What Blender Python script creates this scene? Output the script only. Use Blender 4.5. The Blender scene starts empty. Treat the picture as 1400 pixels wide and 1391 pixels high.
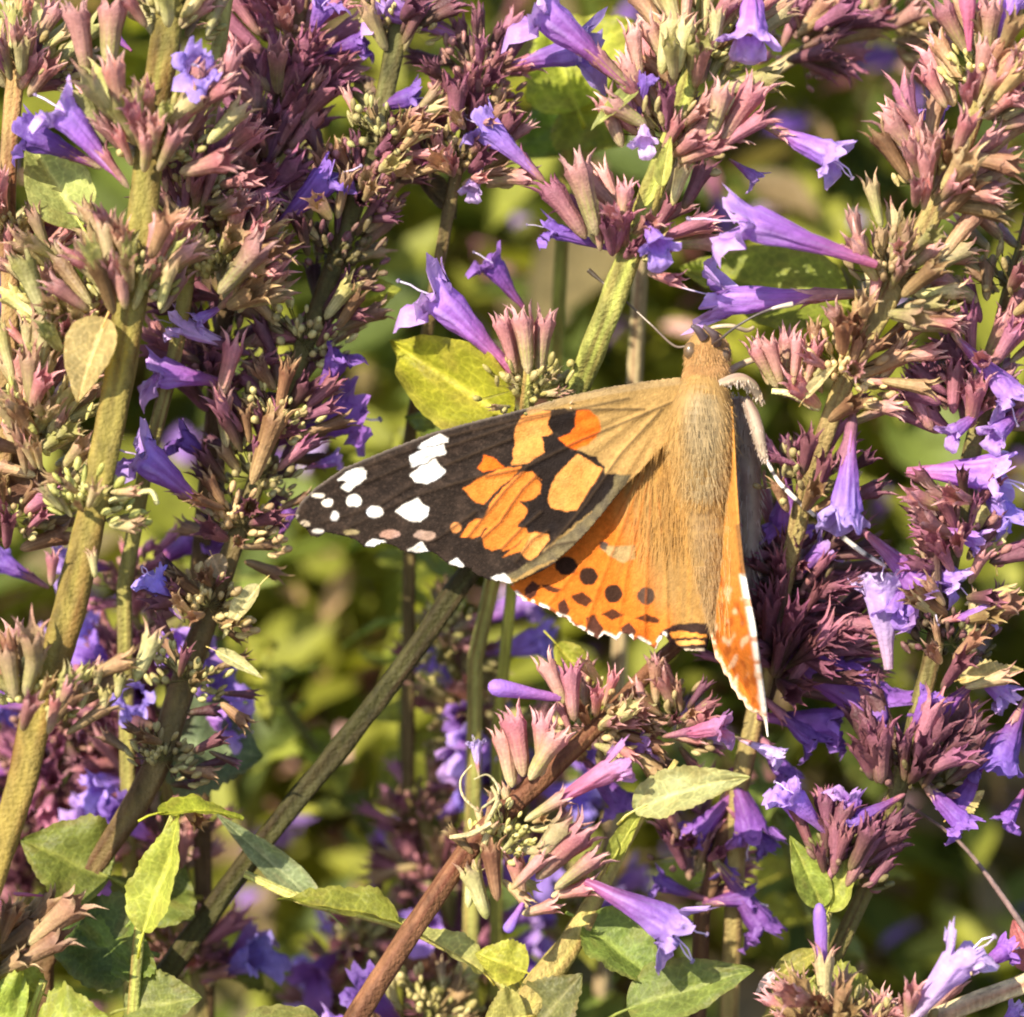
import bpy, bmesh, math, random
from mathutils import Vector, Matrix, noise
from mathutils.geometry import delaunay_2d_cdt

# ------------------------------------------------------------------ camera, sky, sun, exposure
# one unit is one centimetre
scene = bpy.context.scene
scene.unit_settings.system = 'METRIC'
scene.unit_settings.scale_length = 0.01
COL = scene.collection
W, H = 1400.0, 1391.0
D0 = 28.0                      # camera to the butterfly
FRAME = 7.65                   # width of the field at the butterfly
F = W * D0 / FRAME             # focal length in picture units
TILT = math.radians(20)
CAMZ = 75.0
cam_d = bpy.data.cameras.new('camera')
cam = bpy.data.objects.new('camera', cam_d); COL.objects.link(cam)
cam.location = (0, 0, CAMZ)
cam.rotation_euler = (math.radians(90) - TILT, 0, 0)
cam_d.sensor_width = 36; cam_d.lens = 36 * D0 / FRAME
cam_d.clip_start = 0.5; cam_d.clip_end = 20000
cam_d.dof.use_dof = True
cam_d.dof.focus_distance = D0 - 0.1
cam_d.dof.aperture_fstop = 0.23
scene.camera = cam
FWD = Vector((0, math.cos(TILT), -math.sin(TILT)))
UP = Vector((0, math.sin(TILT), math.cos(TILT)))
RIGHT = Vector((1, 0, 0))
CAM = Vector((0, 0, CAMZ))

SUN_DIR = Vector((-0.50, -0.56, 0.68)).normalized()    # towards the sun
world = bpy.data.worlds.new('World'); scene.world = world; world.use_nodes = True
wn = world.node_tree.nodes; wl = world.node_tree.links
bg = wn['Background']
sky = wn.new('ShaderNodeTexSky'); sky.sky_type = 'NISHITA'; sky.sun_disc = False
sky.sun_elevation = math.asin(SUN_DIR.z)
sky.sun_rotation = math.atan2(SUN_DIR.x, SUN_DIR.y)
wl.new(sky.outputs[0], bg.inputs[0]); bg.inputs[1].default_value = 0.13
sun_d = bpy.data.lights.new('sun', 'SUN'); sun_d.energy = 4.8; sun_d.angle = math.radians(0.5)
sun_d.color = (1.0, 0.90, 0.74)
sun = bpy.data.objects.new('sun', sun_d); COL.objects.link(sun)
sun.rotation_euler = (-SUN_DIR).to_track_quat('-Z', 'Y').to_euler()
sun.location = (-50, -40, 150)
scene.view_settings.view_transform = 'Standard'; scene.view_settings.look = 'None'
scene.view_settings.exposure = 1.1; scene.view_settings.gamma = 1
scene.cycles.use_denoising = True
scene.cycles.max_bounces = 10
scene.cycles.diffuse_bounces = 6
scene.cycles.filter_width = 2.0
scene.cycles.transparent_max_bounces = 8

# ------------------------------------------------------------------ helpers
def P(px, py, d=0.0):
    """a point of the photograph at d cm behind the butterfly, in the world"""
    z = D0 + d
    return CAM + FWD * z + RIGHT * ((px - W / 2) / F * z) - UP * ((py - H / 2) / F * z)
def S(n, d=0.0): return n * (D0 + d) / F
def lerp(a, b, t): return a + (b - a) * t
def mix(a, b, t): t = max(0, min(1, t)); return tuple(x + (y - x) * t for x, y in zip(a, b))
def sm(a, b, x):
    if a == b: return 0.0 if x < a else 1.0
    t = max(0, min(1, (x - a) / (b - a))); return t * t * (3 - 2 * t)
def nz(x, y=0, z=0): return noise.noise(Vector((x, y, z)))

class MB:
    """collects vertices with colours, and faces"""
    def __init__(s): s.v = []; s.c = []; s.f = []; s.uv = None
    def add(s, v, c): s.v.append(tuple(v)); s.c.append((c[0], c[1], c[2], 1.0)); return len(s.v) - 1
    def grid(s, rows, closed=False):
        n = len(rows[0])
        for a, b in zip(rows, rows[1:]):
            for i in range(n if closed else n - 1):
                j = (i + 1) % n
                s.f.append((a[i], a[j], b[j], b[i]))
    def mesh(s, name, mat):
        me = bpy.data.meshes.new(name)
        me.from_pydata(s.v, [], s.f)
        at = me.color_attributes.new('Col', 'FLOAT_COLOR', 'POINT')
        at.data.foreach_set('color', [x for c in s.c for x in c])
        me.polygons.foreach_set('use_smooth', [True] * len(me.polygons))
        me.materials.append(mat); me.update()
        return me

def link(name, me, parent=None, M=None):
    o = bpy.data.objects.new(name, me); COL.objects.link(o)
    if M is not None: o.matrix_world = M
    if parent is not None:
        o.parent = parent
        # parents have no rotation or scale of their own unless they are parts
        o.matrix_parent_inverse = WORLD[parent.name].inverted()
    WORLD[o.name] = M.copy() if M is not None else Matrix.Identity(4)
    return o
WORLD = {}
def thing(name, label, cat, loc, group=None):
    o = bpy.data.objects.new(name, None); COL.objects.link(o)
    o.empty_display_size = 0.5
    o.location = loc; WORLD[o.name] = Matrix.Translation(loc)
    o['label'] = label; o['category'] = cat
    if group: o['group'] = group
    return o

def frame_z(z, up_hint):
    """rotation whose local z is z and whose local y leans to up_hint"""
    z = z.normalized(); y = up_hint - z * up_hint.dot(z)
    if y.length < 1e-4: y = z.orthogonal()
    y.normalize(); x = y.cross(z)
    return Matrix((x, y, z)).transposed()
def M_at(loc, rot3, s=1.0):
    M = rot3.to_4x4() @ Matrix.Diagonal((s, s, s, 1)) if not isinstance(s, tuple) else rot3.to_4x4() @ Matrix.Diagonal((*s, 1))
    M.translation = loc
    return M

def tube(mb, pts, radii, cols, sides=10, ridge=0.0, cap=True, seed=0, rough=0.0):
    """tube along world points"""
    n = len(pts)
    tang = [(pts[min(i + 1, n - 1)] - pts[max(i - 1, 0)]).normalized() for i in range(n)]
    ref = tang[0].orthogonal().normalized()
    rows = []
    for i in range(n):
        ref = (ref - tang[i] * ref.dot(tang[i])).normalized()
        b = tang[i].cross(ref)
        row = []
        for k in range(sides):
            a = 2 * math.pi * k / sides
            r = radii[i] * (1 + ridge * math.cos(4 * a))
            if rough: r *= 1 + rough * nz(i * .35 + seed, math.cos(a) * 1.5, math.sin(a) * 1.5)
            c = cols[i]
            if rough:
                t = nz(pts[i].z * .8 + seed, math.cos(a) * 2.2, math.sin(a) * 2.2) * .6 + nz(pts[i].z * 2.5 + seed, math.cos(a) * 4, math.sin(a) * 4) * .5 + .12 * math.cos(4 * a)
                c = mix(c, (c[0] * .6, c[1] * .36, c[2] * .4), .1 + t * 1.7) if t > -.06 else mix(c, (c[0] * 1.3, c[1] * 1.35, c[2] * 1.1), -t * 1.3)
            row.append(mb.add(pts[i] + ref * (r * math.cos(a)) + b * (r * math.sin(a)), c))
        rows.append(row)
    mb.grid(rows, True)
    if cap:
        mb.f.append(tuple(reversed(rows[0]))); mb.f.append(tuple(rows[-1]))

def smooth_line(pts, k):
    """Catmull-Rom through tuples of any length, k steps per span"""
    out = []
    q = [pts[0]] + list(pts) + [pts[-1]]
    for i in range(1, len(q) - 2):
        p0, p1, p2, p3 = q[i - 1:i + 3]
        for j in range(k):
            t = j / k
            out.append(tuple(.5 * (2 * b + (c - a) * t + (2 * a - 5 * b + 4 * c - d) * t * t + (3 * b - a - 3 * c + d) * t ** 3)
                             for a, b, c, d in zip(p0, p1, p2, p3)))
    out.append(tuple(pts[-1])); return out

# ------------------------------------------------------------------ materials
def plant_mat(name, transl=0.35, rough=0.55, spec=0.25, bump=0.15, bscale=30.0, vary=0.22, hue=0.03, tcol=1.0, mottle=0.25, mscale=6.0, stretch=None, net=0.0):
    m = bpy.data.materials.new(name); m.use_nodes = True
    n = m.node_tree.nodes; l = m.node_tree.links
    for x in list(n): n.remove(x)
    out = n.new('ShaderNodeOutputMaterial')
    at = n.new('ShaderNodeAttribute'); at.attribute_name = 'Col'
    oi = n.new('ShaderNodeObjectInfo')
    tc = n.new('ShaderNodeTexCoord')
    hs = n.new('ShaderNodeHueSaturation')
    mr = n.new('ShaderNodeMapRange'); mr.inputs['To Min'].default_value = 1 - vary; mr.inputs['To Max'].default_value = 1 + vary
    l.new(oi.outputs['Random'], mr.inputs['Value']); l.new(mr.outputs[0], hs.inputs['Value'])
    mh = n.new('ShaderNodeMapRange'); mh.inputs['To Min'].default_value = .5 - hue; mh.inputs['To Max'].default_value = .5 + hue
    ml = n.new('ShaderNodeMath'); ml.operation = 'MULTIPLY'; ml.inputs[1].default_value = 7.31
    fr = n.new('ShaderNodeMath'); fr.operation = 'FRACT'
    l.new(oi.outputs['Random'], ml.inputs[0]); l.new(ml.outputs[0], fr.inputs[0]); l.new(fr.outputs[0], mh.inputs['Value'])
    l.new(mh.outputs[0], hs.inputs['Hue'])
    l.new(at.outputs['Color'], hs.inputs['Color'])
    t1 = n.new('ShaderNodeTexNoise'); t1.inputs['Scale'].default_value = mscale; t1.inputs['Detail'].default_value = 6; t1.inputs['Roughness'].default_value = .65
    if stretch:
        mp = n.new('ShaderNodeMapping'); mp.inputs['Scale'].default_value = stretch
        l.new(tc.outputs['Object'], mp.inputs['Vector']); l.new(mp.outputs[0], t1.inputs['Vector'])
    else:
        l.new(tc.outputs['Object'], t1.inputs['Vector'])
    mm = n.new('ShaderNodeMapRange'); mm.inputs['From Min'].default_value = .3; mm.inputs['From Max'].default_value = .7
    mm.inputs['To Min'].default_value = 1 - mottle; mm.inputs['To Max'].default_value = 1 + mottle
    l.new(t1.outputs['Fac'], mm.inputs['Value'])
    vm = n.new('ShaderNodeVectorMath'); vm.operation = 'SCALE'
    l.new(hs.outputs[0], vm.inputs[0]); l.new(mm.outputs[0], vm.inputs['Scale'])
    col_out = vm.outputs[0]
    vo = None
    if net > 0:
        vo = n.new('ShaderNodeTexVoronoi'); vo.feature = 'DISTANCE_TO_EDGE'; vo.inputs['Scale'].default_value = 11
        l.new(tc.outputs['Object'], vo.inputs['Vector'])
        vr = n.new('ShaderNodeMapRange'); vr.inputs['From Max'].default_value = .12; vr.inputs['To Min'].default_value = 1 + net; vr.inputs['To Max'].default_value = 1 - net * .3
        l.new(vo.outputs['Distance'], vr.inputs['Value'])
        v2 = n.new('ShaderNodeVectorMath'); v2.operation = 'SCALE'
        l.new(col_out, v2.inputs[0]); l.new(vr.outputs[0], v2.inputs['Scale']); col_out = v2.outputs[0]
    t2 = n.new('ShaderNodeTexNoise'); t2.inputs['Scale'].default_value = bscale; t2.inputs['Detail'].default_value = 3
    l.new(tc.outputs['Object'], t2.inputs['Vector'])
    bp = n.new('ShaderNodeBump'); bp.inputs['Strength'].default_value = bump; bp.inputs['Distance'].default_value = 0.05
    l.new(t2.outputs['Fac'], bp.inputs['Height'])
    pr = n.new('ShaderNodeBsdfPrincipled')
    pr.inputs['Roughness'].default_value = rough; pr.inputs['Specular IOR Level'].default_value = spec
    l.new(col_out, pr.inputs['Base Color']); l.new(bp.outputs[0], pr.inputs['Normal'])
    if transl > 0:
        tr = n.new('ShaderNodeBsdfTranslucent'); sc = n.new('ShaderNodeVectorMath'); sc.operation = 'MULTIPLY'
        tint = tcol if isinstance(tcol, tuple) else (tcol,) * 3
        sc.inputs[1].default_value = tint
        l.new(col_out, sc.inputs[0]); l.new(sc.outputs[0], tr.inputs['Color']); l.new(bp.outputs[0], tr.inputs['Normal'])
        mx = n.new('ShaderNodeMixShader'); mx.inputs[0].default_value = transl
        l.new(pr.outputs[0], mx.inputs[1]); l.new(tr.outputs[0], mx.inputs[2]); l.new(mx.outputs[0], out.inputs[0])
    else:
        l.new(pr.outputs[0], out.inputs[0])
    return m

M_PETAL = plant_mat('petal', .38, .5, .3, .25, 22, .2, .02, 1.15, .22, 5)
M_CALYX = plant_mat('calyx', .25, .5, .35, .3, 40, .28, .022, 1.1, .28, 9)
M_LEAF = plant_mat('leaf', .42, .5, .3, .3, 26, .14, .014, (1.5, 1.5, .8), .28, 5, None, .22)
M_STEM = plant_mat('stem', 0, .62, .15, .5, 34, .1, .01, 1, .5, 9, (1, 1, .16))
M_UNDER = plant_mat('wing_underside', .5, .65, .1, .3, 60, 0, 0, 1.3, .3, 14)
M_WING = plant_mat('wing_scales', .08, .7, .05, .28, 70, 0, 0, 1.0, .24, 26)
M_FUR = plant_mat('insect_hair', .3, .55, .3, 0, 20, 0, 0, 1.0, .2, 8)
M_SHELL = plant_mat('insect_skin', 0, .3, .5, .05, 40, 0, 0, 1.0, .15, 12)

# ------------------------------------------------------------------ flower parts (unit meshes)
YG = (.40, .37, .12); PALE = (.62, .56, .27); ROSE = (.52, .235, .225); PINK = (.76, .46, .42)
MAUVE = (.40, .155, .215); DEEP = (.22, .085, .11); STRAW = (.52, .36, .17); BROWN = (.20, .10, .05)
CAL_COLS = {
    'pink': [(PALE, YG, ROSE, PINK), (YG, (.48, .25, .19), ROSE, PINK), (PALE, (.5, .3, .2), (.5, .17, .18), PINK)],
    'green': [(PALE, (.48, .44, .16), (.5, .36, .2), (.55, .3, .22)), (YG, PALE, (.5, .42, .2), ROSE), (PALE, PALE, YG, (.5, .4, .2))],
    'tan': [(STRAW, (.48, .34, .16), (.42, .24, .13), STRAW), (PALE, STRAW, (.36, .2, .12), (.55, .4, .24)), (STRAW, (.36, .22, .1), BROWN, STRAW)],
    'mauve': [((.36, .26, .12), ROSE, MAUVE, (.42, .14, .24)), ((.4, .2, .14), MAUVE, MAUVE, ROSE), (MAUVE, MAUVE, DEEP, (.36, .12, .2))],
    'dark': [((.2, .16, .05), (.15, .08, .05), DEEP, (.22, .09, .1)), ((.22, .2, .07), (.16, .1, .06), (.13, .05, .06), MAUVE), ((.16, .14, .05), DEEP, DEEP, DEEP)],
}
def calyx_mesh(kind, k):
    """ribbed tube with five pointed teeth; unit length, along z"""
    rnd = random.Random(hash((k, 7)) % 1000 + len(kind) * 13)
    c0, c1, c2, c3 = CAL_COLS[kind][k % 3]
    mb = MB(); n = 20
    prof = [(-.02, .015), (.03, .055), (.12, .078), (.28, .092), (.48, .106), (.64, .128), (.72, .146)]
    bend = rnd.uniform(-.12, .12)
    squash = rnd.uniform(.72, 1.0)
    rows = []
    for z, r in prof:
        row = []
        for i in range(n):
            a = 2 * math.pi * i / n
            rib = .14 if i % 2 == 0 else -.12
            rr = r * (1 + rib * sm(0, .2, z)) * (1 + .1 * nz(math.cos(a) * 2 + k * 5, math.sin(a) * 2, z * 4))
            c = mix(c0, c1, z / .28) if z < .28 else mix(c1, c2, (z - .28) / .44)
            if i % 2: c = mix(c, tuple(x * .7 for x in c2), .5)
            c = mix(c, c3, .3 * max(0, nz(i * .7, z * 5, k)))
            row.append(mb.add((rr * math.cos(a) + bend * z * z, rr * math.sin(a) * squash, z), c))
        rows.append(row)
    mb.grid(rows, True)
    top = rows[-1]
    for t in range(5):
        ids = [top[(t * 4 + j) % n] for j in range(5)]
        a = 2 * math.pi * (t * 4 + 2) / n
        ln = rnd.uniform(.16, .34); out = rnd.uniform(.0, .16); tw = rnd.uniform(-.04, .04)
        prev = ids
        for s, wd in ((.3, .62), (.65, .3)):
            cur = []
            ctr = Vector((.146 * math.cos(a), .146 * math.sin(a) * squash, .72)) + Vector((out * math.cos(a) * s * s + bend * (.46 + s * .5), out * math.sin(a) * s * s, ln * s)) + Vector((-math.sin(a), math.cos(a), 0)) * tw * s
            for j in range(5):
                off = (j - 2) / 2 * .075 * wd
                q = ctr + Vector((-math.sin(a), math.cos(a) * squash, 0)) * off + Vector((math.cos(a), math.sin(a), 0)) * (-.02 * abs(j - 2))
                cur.append(mb.add(q, mix(c2, c3, s)))
            for j in range(4): mb.f.append((prev[j], prev[j + 1], cur[j + 1], cur[j]))
            prev = cur
        tip = mb.add(Vector((.146 * math.cos(a), .146 * math.sin(a) * squash, .72)) + Vector((out * math.cos(a) + bend * .97, out * math.sin(a), ln)), c3)
        for j in range(4): mb.f.append((prev[j], prev[j + 1], tip))
    return mb.mesh('calyx', M_CALYX)
CALYX = {k: [calyx_mesh(k, i) for i in range(6)] for k in CAL_COLS}

VIO = (.37, .185, .60); VIO_L = (.60, .42, .80); BLUE = (.33, .20, .66); MAG = (.52, .15, .27); LILAC = (.64, .46, .78); PUR = (.22, .09, .42)
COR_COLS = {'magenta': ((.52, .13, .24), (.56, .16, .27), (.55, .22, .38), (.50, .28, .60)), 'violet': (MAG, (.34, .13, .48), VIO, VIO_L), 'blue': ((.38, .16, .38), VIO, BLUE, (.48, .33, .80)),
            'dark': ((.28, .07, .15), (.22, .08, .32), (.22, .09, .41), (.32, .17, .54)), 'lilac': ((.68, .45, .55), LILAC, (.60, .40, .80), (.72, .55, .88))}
def corolla_mesh(kind, k):
    """two-lipped tubular flower; unit length along z, upper lip towards +y"""
    rnd = random.Random(k * 31 + 5)
    c0, c1, c2, c3 = COR_COLS[kind]
    mb = MB(); n = 36
    lobes = [(62, .23, 31, .2), (118, .23, 31, .2), (188, .19, 31, .8), (-8, .19, 31, .8), (270, .32, 44, 1.0)]
    lobes = [(a + rnd.uniform(-8, 8), A * rnd.uniform(.85, 1.25), w, fl + rnd.uniform(-.15, .3)) for a, A, w, fl in lobes]
    curve = rnd.uniform(-.05, .02)
    rows = []
    def pt(r, a, z): return Vector((r * math.cos(a), r * math.sin(a) * .9 + curve * math.sin(z * 2.2) * 1.0, z))
    prof = [(0, .038), (.08, .046), (.16, .054), (.25, .064), (.33, .078), (.41, .092), (.5, .108), (.58, .122), (.66, .136), (.74, .146)]
    for z, r in prof:
        row = []
        for i in range(n):
            a = 2 * math.pi * i / n
            rr = r * (1 + .16 * (abs(math.sin(a * 5 + z * 2.2 + k)) - .6) * sm(.1, .6, z) + .28 * nz(math.cos(a) * 1.9 + k * 3, math.sin(a) * 1.9, z * 6) + .10 * math.cos(a * 5 + k) * z + .05 * nz(a * 5, z * 3, k))
            c = mix(c0, c1, z / .45) if z < .45 else mix(c1, c2, (z - .45) / .3)
            c = mix(c, c3, max(0, .9 * nz(math.cos(a) * 5, math.sin(a) * 5, z * 2.2 + k)))
            c = mix(c, tuple(x * .6 for x in c), max(0, .9 * nz(math.cos(a) * 5 + 9, math.sin(a) * 5, z * 1.5 + k)))
            row.append(mb.add(pt(rr, a, z), c))
        rows.append(row)
    LIP = 7
    for s in range(1, LIP + 1):
        t = s / LIP; row = []
        for i in range(n):
            a = 2 * math.pi * i / n; deg = math.degrees(a)
            L = .035; fl = .5; wsum = 1e-3; fs = 0
            for la, A, w, f in lobes:
                dd = abs((deg - la + 180) % 360 - 180) / w
                if dd < 1:
                    v = A * math.sqrt(1 - dd ** 2.4)
                    L = max(L, v)
                g = math.exp(-dd * dd * 1.2); wsum += g; fs += g * f
            fl = fs / wsum
            if 200 < deg < 340:   # notch in the broad lower lobe
                L *= 1 - .18 * math.exp(-((deg - 270) / 9) ** 2)
            L *= 1 + .3 * nz(i * .8, k * 7)
            ang = fl * t
            x = .146 + L * math.sin(ang) * t * 1.05 if ang > 1e-3 else .146
            zz = .74 + L * t * (math.cos(ang * .9))
            crump = .11 * nz(i * .8 + k * 9, t * 3.5) * t
            c = mix(c2, c3, t * .75 + .5 * nz(i * .7, t * 2, k))
            p = pt(x, a, zz + crump) + Vector((0, crump, 0))
            row.append(mb.add(p, c))
        rows.append(row)
    mb.grid(rows, True)
    return mb.mesh('flower', M_PETAL)
COROLLA = {k: [corolla_mesh(k, i) for i in range(5)] for k in COR_COLS}

def bud_mesh(k):
    """closed corolla still in bud"""
    mb = MB(); n = 16; rows = []
    col = [(.5, .12, .22), (.48, .13, .30), (.42, .16, .42)][k]; tip = [(.62, .22, .32), (.5, .2, .55), (.34, .2, .62)][k]
    for z, r in [(0, .05), (.15, .07), (.35, .085), (.55, .105), (.72, .13), (.84, .138), (.93, .115), (.985, .065), (1.0, .015)]:
        rows.append([mb.add((r * math.cos(a) * (1 + .22 * abs(math.sin(2.5 * a + z * 3)) - .1 + .2 * nz(math.cos(a) * 2, math.sin(a) * 2, z * 5 + k)), r * .85 * math.sin(a) * (1 + .16 * nz(a, z * 4, k)), z), mix(col, tip, z + .3 * nz(a * 2, z * 6, k)))
                     for a in [2 * math.pi * i / n for i in range(n)]])
    mb.grid(rows, True)
    return mb.mesh('flower_bud', M_PETAL)
BUD = [bud_mesh(k) for k in range(3)]

def stamen_mesh(k):
    mb = MB(); rnd = random.Random(k)
    pts = [Vector((rnd.uniform(-.04, .04) * t + .04 * (k - 1), .03 - .18 * t * t * (1 if k != 2 else -.3), .45 + .64 * t)) for t in [i / 8 for i in range(9)]]
    tube(mb, pts, [.0075] * 9, [mix((.55, .4, .7), (.8, .7, .85), i / 8) for i in range(9)], 6)
    e = pts[-1]
    tube(mb, [e + Vector((-.026, 0, -.006)), e + Vector((-.013, 0, .006)), e + Vector((.013, 0, .006)), e + Vector((.026, 0, -.006))], [.006, .015, .015, .006], [(.32, .25, .38)] * 4, 6)
    return mb.mesh('stamen', M_PETAL)
STAMEN = [stamen_mesh(k) for k in range(3)]

def budlets_mesh(k, kind):
    """a cushion of tiny unopened buds and bracteoles round the node"""
    mb = MB(); rnd = random.Random(k * 17 + 3)
    core = mb.add((0, 0, 0), YG)
    for i in range(64):
        a = rnd.uniform(0, 6.283); e = rnd.uniform(-.6, 1.0)
        d = Vector((math.cos(a) * math.cos(e), math.sin(a) * math.cos(e), math.sin(e) * .8))
        base = d * rnd.uniform(.08, .34); L = rnd.uniform(.05, .12); r = rnd.uniform(.015, .032)
        dirn = (d + Vector((0, 0, .7)) + Vector((rnd.uniform(-.5, .5), rnd.uniform(-.5, .5), 0))).normalized()
        c = {'green': (.38, .36, .10), 'tan': (.36, .27, .12), 'mauve': (.30, .16, .12), 'dark': (.13, .12, .04), 'pink': (.40, .32, .12)}[kind]
        c = mix(c, {'mauve': ROSE, 'dark': DEEP}.get(kind, (.58, .52, .22)), rnd.random() ** 2)
        R = frame_z(dirn, d.orthogonal())
        rows = []
        for z, q in [(0, .4), (.3, .9), (.65, 1), (.9, .6), (1, .12)]:
            rows.append([mb.add(base + R @ Vector((r * q * math.cos(t), r * q * math.sin(t), z * L)), mix(c, (c[0] * 1.2, c[1] * 1.15, c[2] * 1.2), z)) for t in [6.283 * j / 6 for j in range(6)]])
        mb.grid(rows, True); mb.f.append((core, rows[0][0], rows[0][1])); mb.f.append((core, rows[0][3], rows[0][4]))
    return mb.mesh('bud_cushion', M_CALYX)
BUDLETS = {k: [budlets_mesh(i, k) for i in range(3)] for k in CAL_COLS}

# ------------------------------------------------------------------ leaves
def leaf_mesh(length, width, col, fold=.35, curl=.3, serr=.05, seed=0, tip=1.0, wave=.09, twist=0.0, stain=0.16, name='leaf'):
    """ovate toothed leaf along +x from its stalk, faces +z"""
    mb = MB(); NU, NV = 44, 14
    dark = tuple(x * .62 for x in col); light = (min(1, col[0] * 1.6 + .03), min(1, col[1] * 1.45 + .03), col[2] * 1.5 + .01)
    rows = []
    for iu in range(NU + 1):
        u = iu / NU
        w = (math.sin(math.pi * min(1, u ** .72)) ** .8) * (1 - .35 * u * tip) * 1.25 if 0 < u < 1 else 0
        w = max(w, .03 if u < .1 else .0)
        tooth = 1 + (serr * (((u * 13) % 1.0) - .5) + .10 * nz(u * 7 + seed, 3)) * (1 if u > .08 else 0)
        row = []
        for iv in range(NV + 1):
            v = iv / NV * 2 - 1
            av = abs(v)
            y = v * w * .5 * width * (tooth if av > .85 else 1)
            x = u * length
            z = fold * abs(y) - .18 * fold * (y * y) / max(width, 1e-3)
            ph = (u - .32 * av) * 9
            vein = math.exp(-((ph % 1.0 - .5) / .10) ** 2) * (1 - av * .4) * sm(0, .1, u) * sm(1.0, .9, u)
            mid = math.exp(-(v / .06) ** 2)
            puck = math.cos(ph * 6.283) * .5
            z += width * (.022 * puck * sm(.05, .3, av) - .02 * mid)
            z += width * wave * nz(u * 3 + seed, v * 1.4, seed) + width * wave * 1.4 * av * av * nz(u * 6 + seed, 0 if v < 0 else 5, 2)
            c = mix(col, dark, .35 + .6 * nz(u * 5 + seed, v * 3, seed * 2))
            c = mix(c, light, max(mid * .8, vein * .45))
            if stain > 0:
                s_ = sm(.15, .45, nz(u * 4 + seed * 3, v * 2.5, 9)) * stain
                c = mix(c, (.3, .17, .06), s_)
                if av > .8: c = mix(c, (.45, .3, .1), stain * .5)
            # bend along the length
            ang = curl * u
            bx = x * (1 - .12 * curl * curl * u * u); bz = -curl * x * u * .5
            y2 = y * math.cos(twist * u) - z * math.sin(twist * u); z2 = y * math.sin(twist * u) + z * math.cos(twist * u)
            row.append(mb.add((bx + math.sin(ang) * z2, y2, bz + math.cos(ang) * z2), c))
        rows.append(row)
    mb.grid(rows)
    # leaf stalk
    st = [Vector((-.22 * length, 0, -.06 * length)), Vector((-.1 * length, 0, -.012 * length)), Vector((0, 0, 0)), Vector((.12 * length, 0, -.002 * length))]
    tube(mb, st, [width * .03, width * .027, width * .024, width * .01], [light] * 4, 6)
    return mb.mesh(name, M_LEAF)

def place_leaf(root, b, t, width_px, col, face=None, **kw):
    """b, t = (px, py, d) of stalk end and tip; face = direction the upper side looks to"""
    A = P(*b); B = P(*t)
    L = (B - A).length; wd = S(width_px, (b[2] + t[2]) / 2)
    kw.setdefault('seed', (b[0] * .013 + b[1] * .007) % 9)
    nm = kw.get('name', 'leaf')
    me = leaf_mesh(L, wd, col, **kw)
    x = (B - A).normalized()
    f = face if face is not None else (-FWD + UP * .5 - RIGHT * .2)
    z = (f - x * f.dot(x)).normalized(); y = z.cross(x)
    return link(nm, me, root, M_at(A, Matrix((x, y, z)).transposed()))

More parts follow.
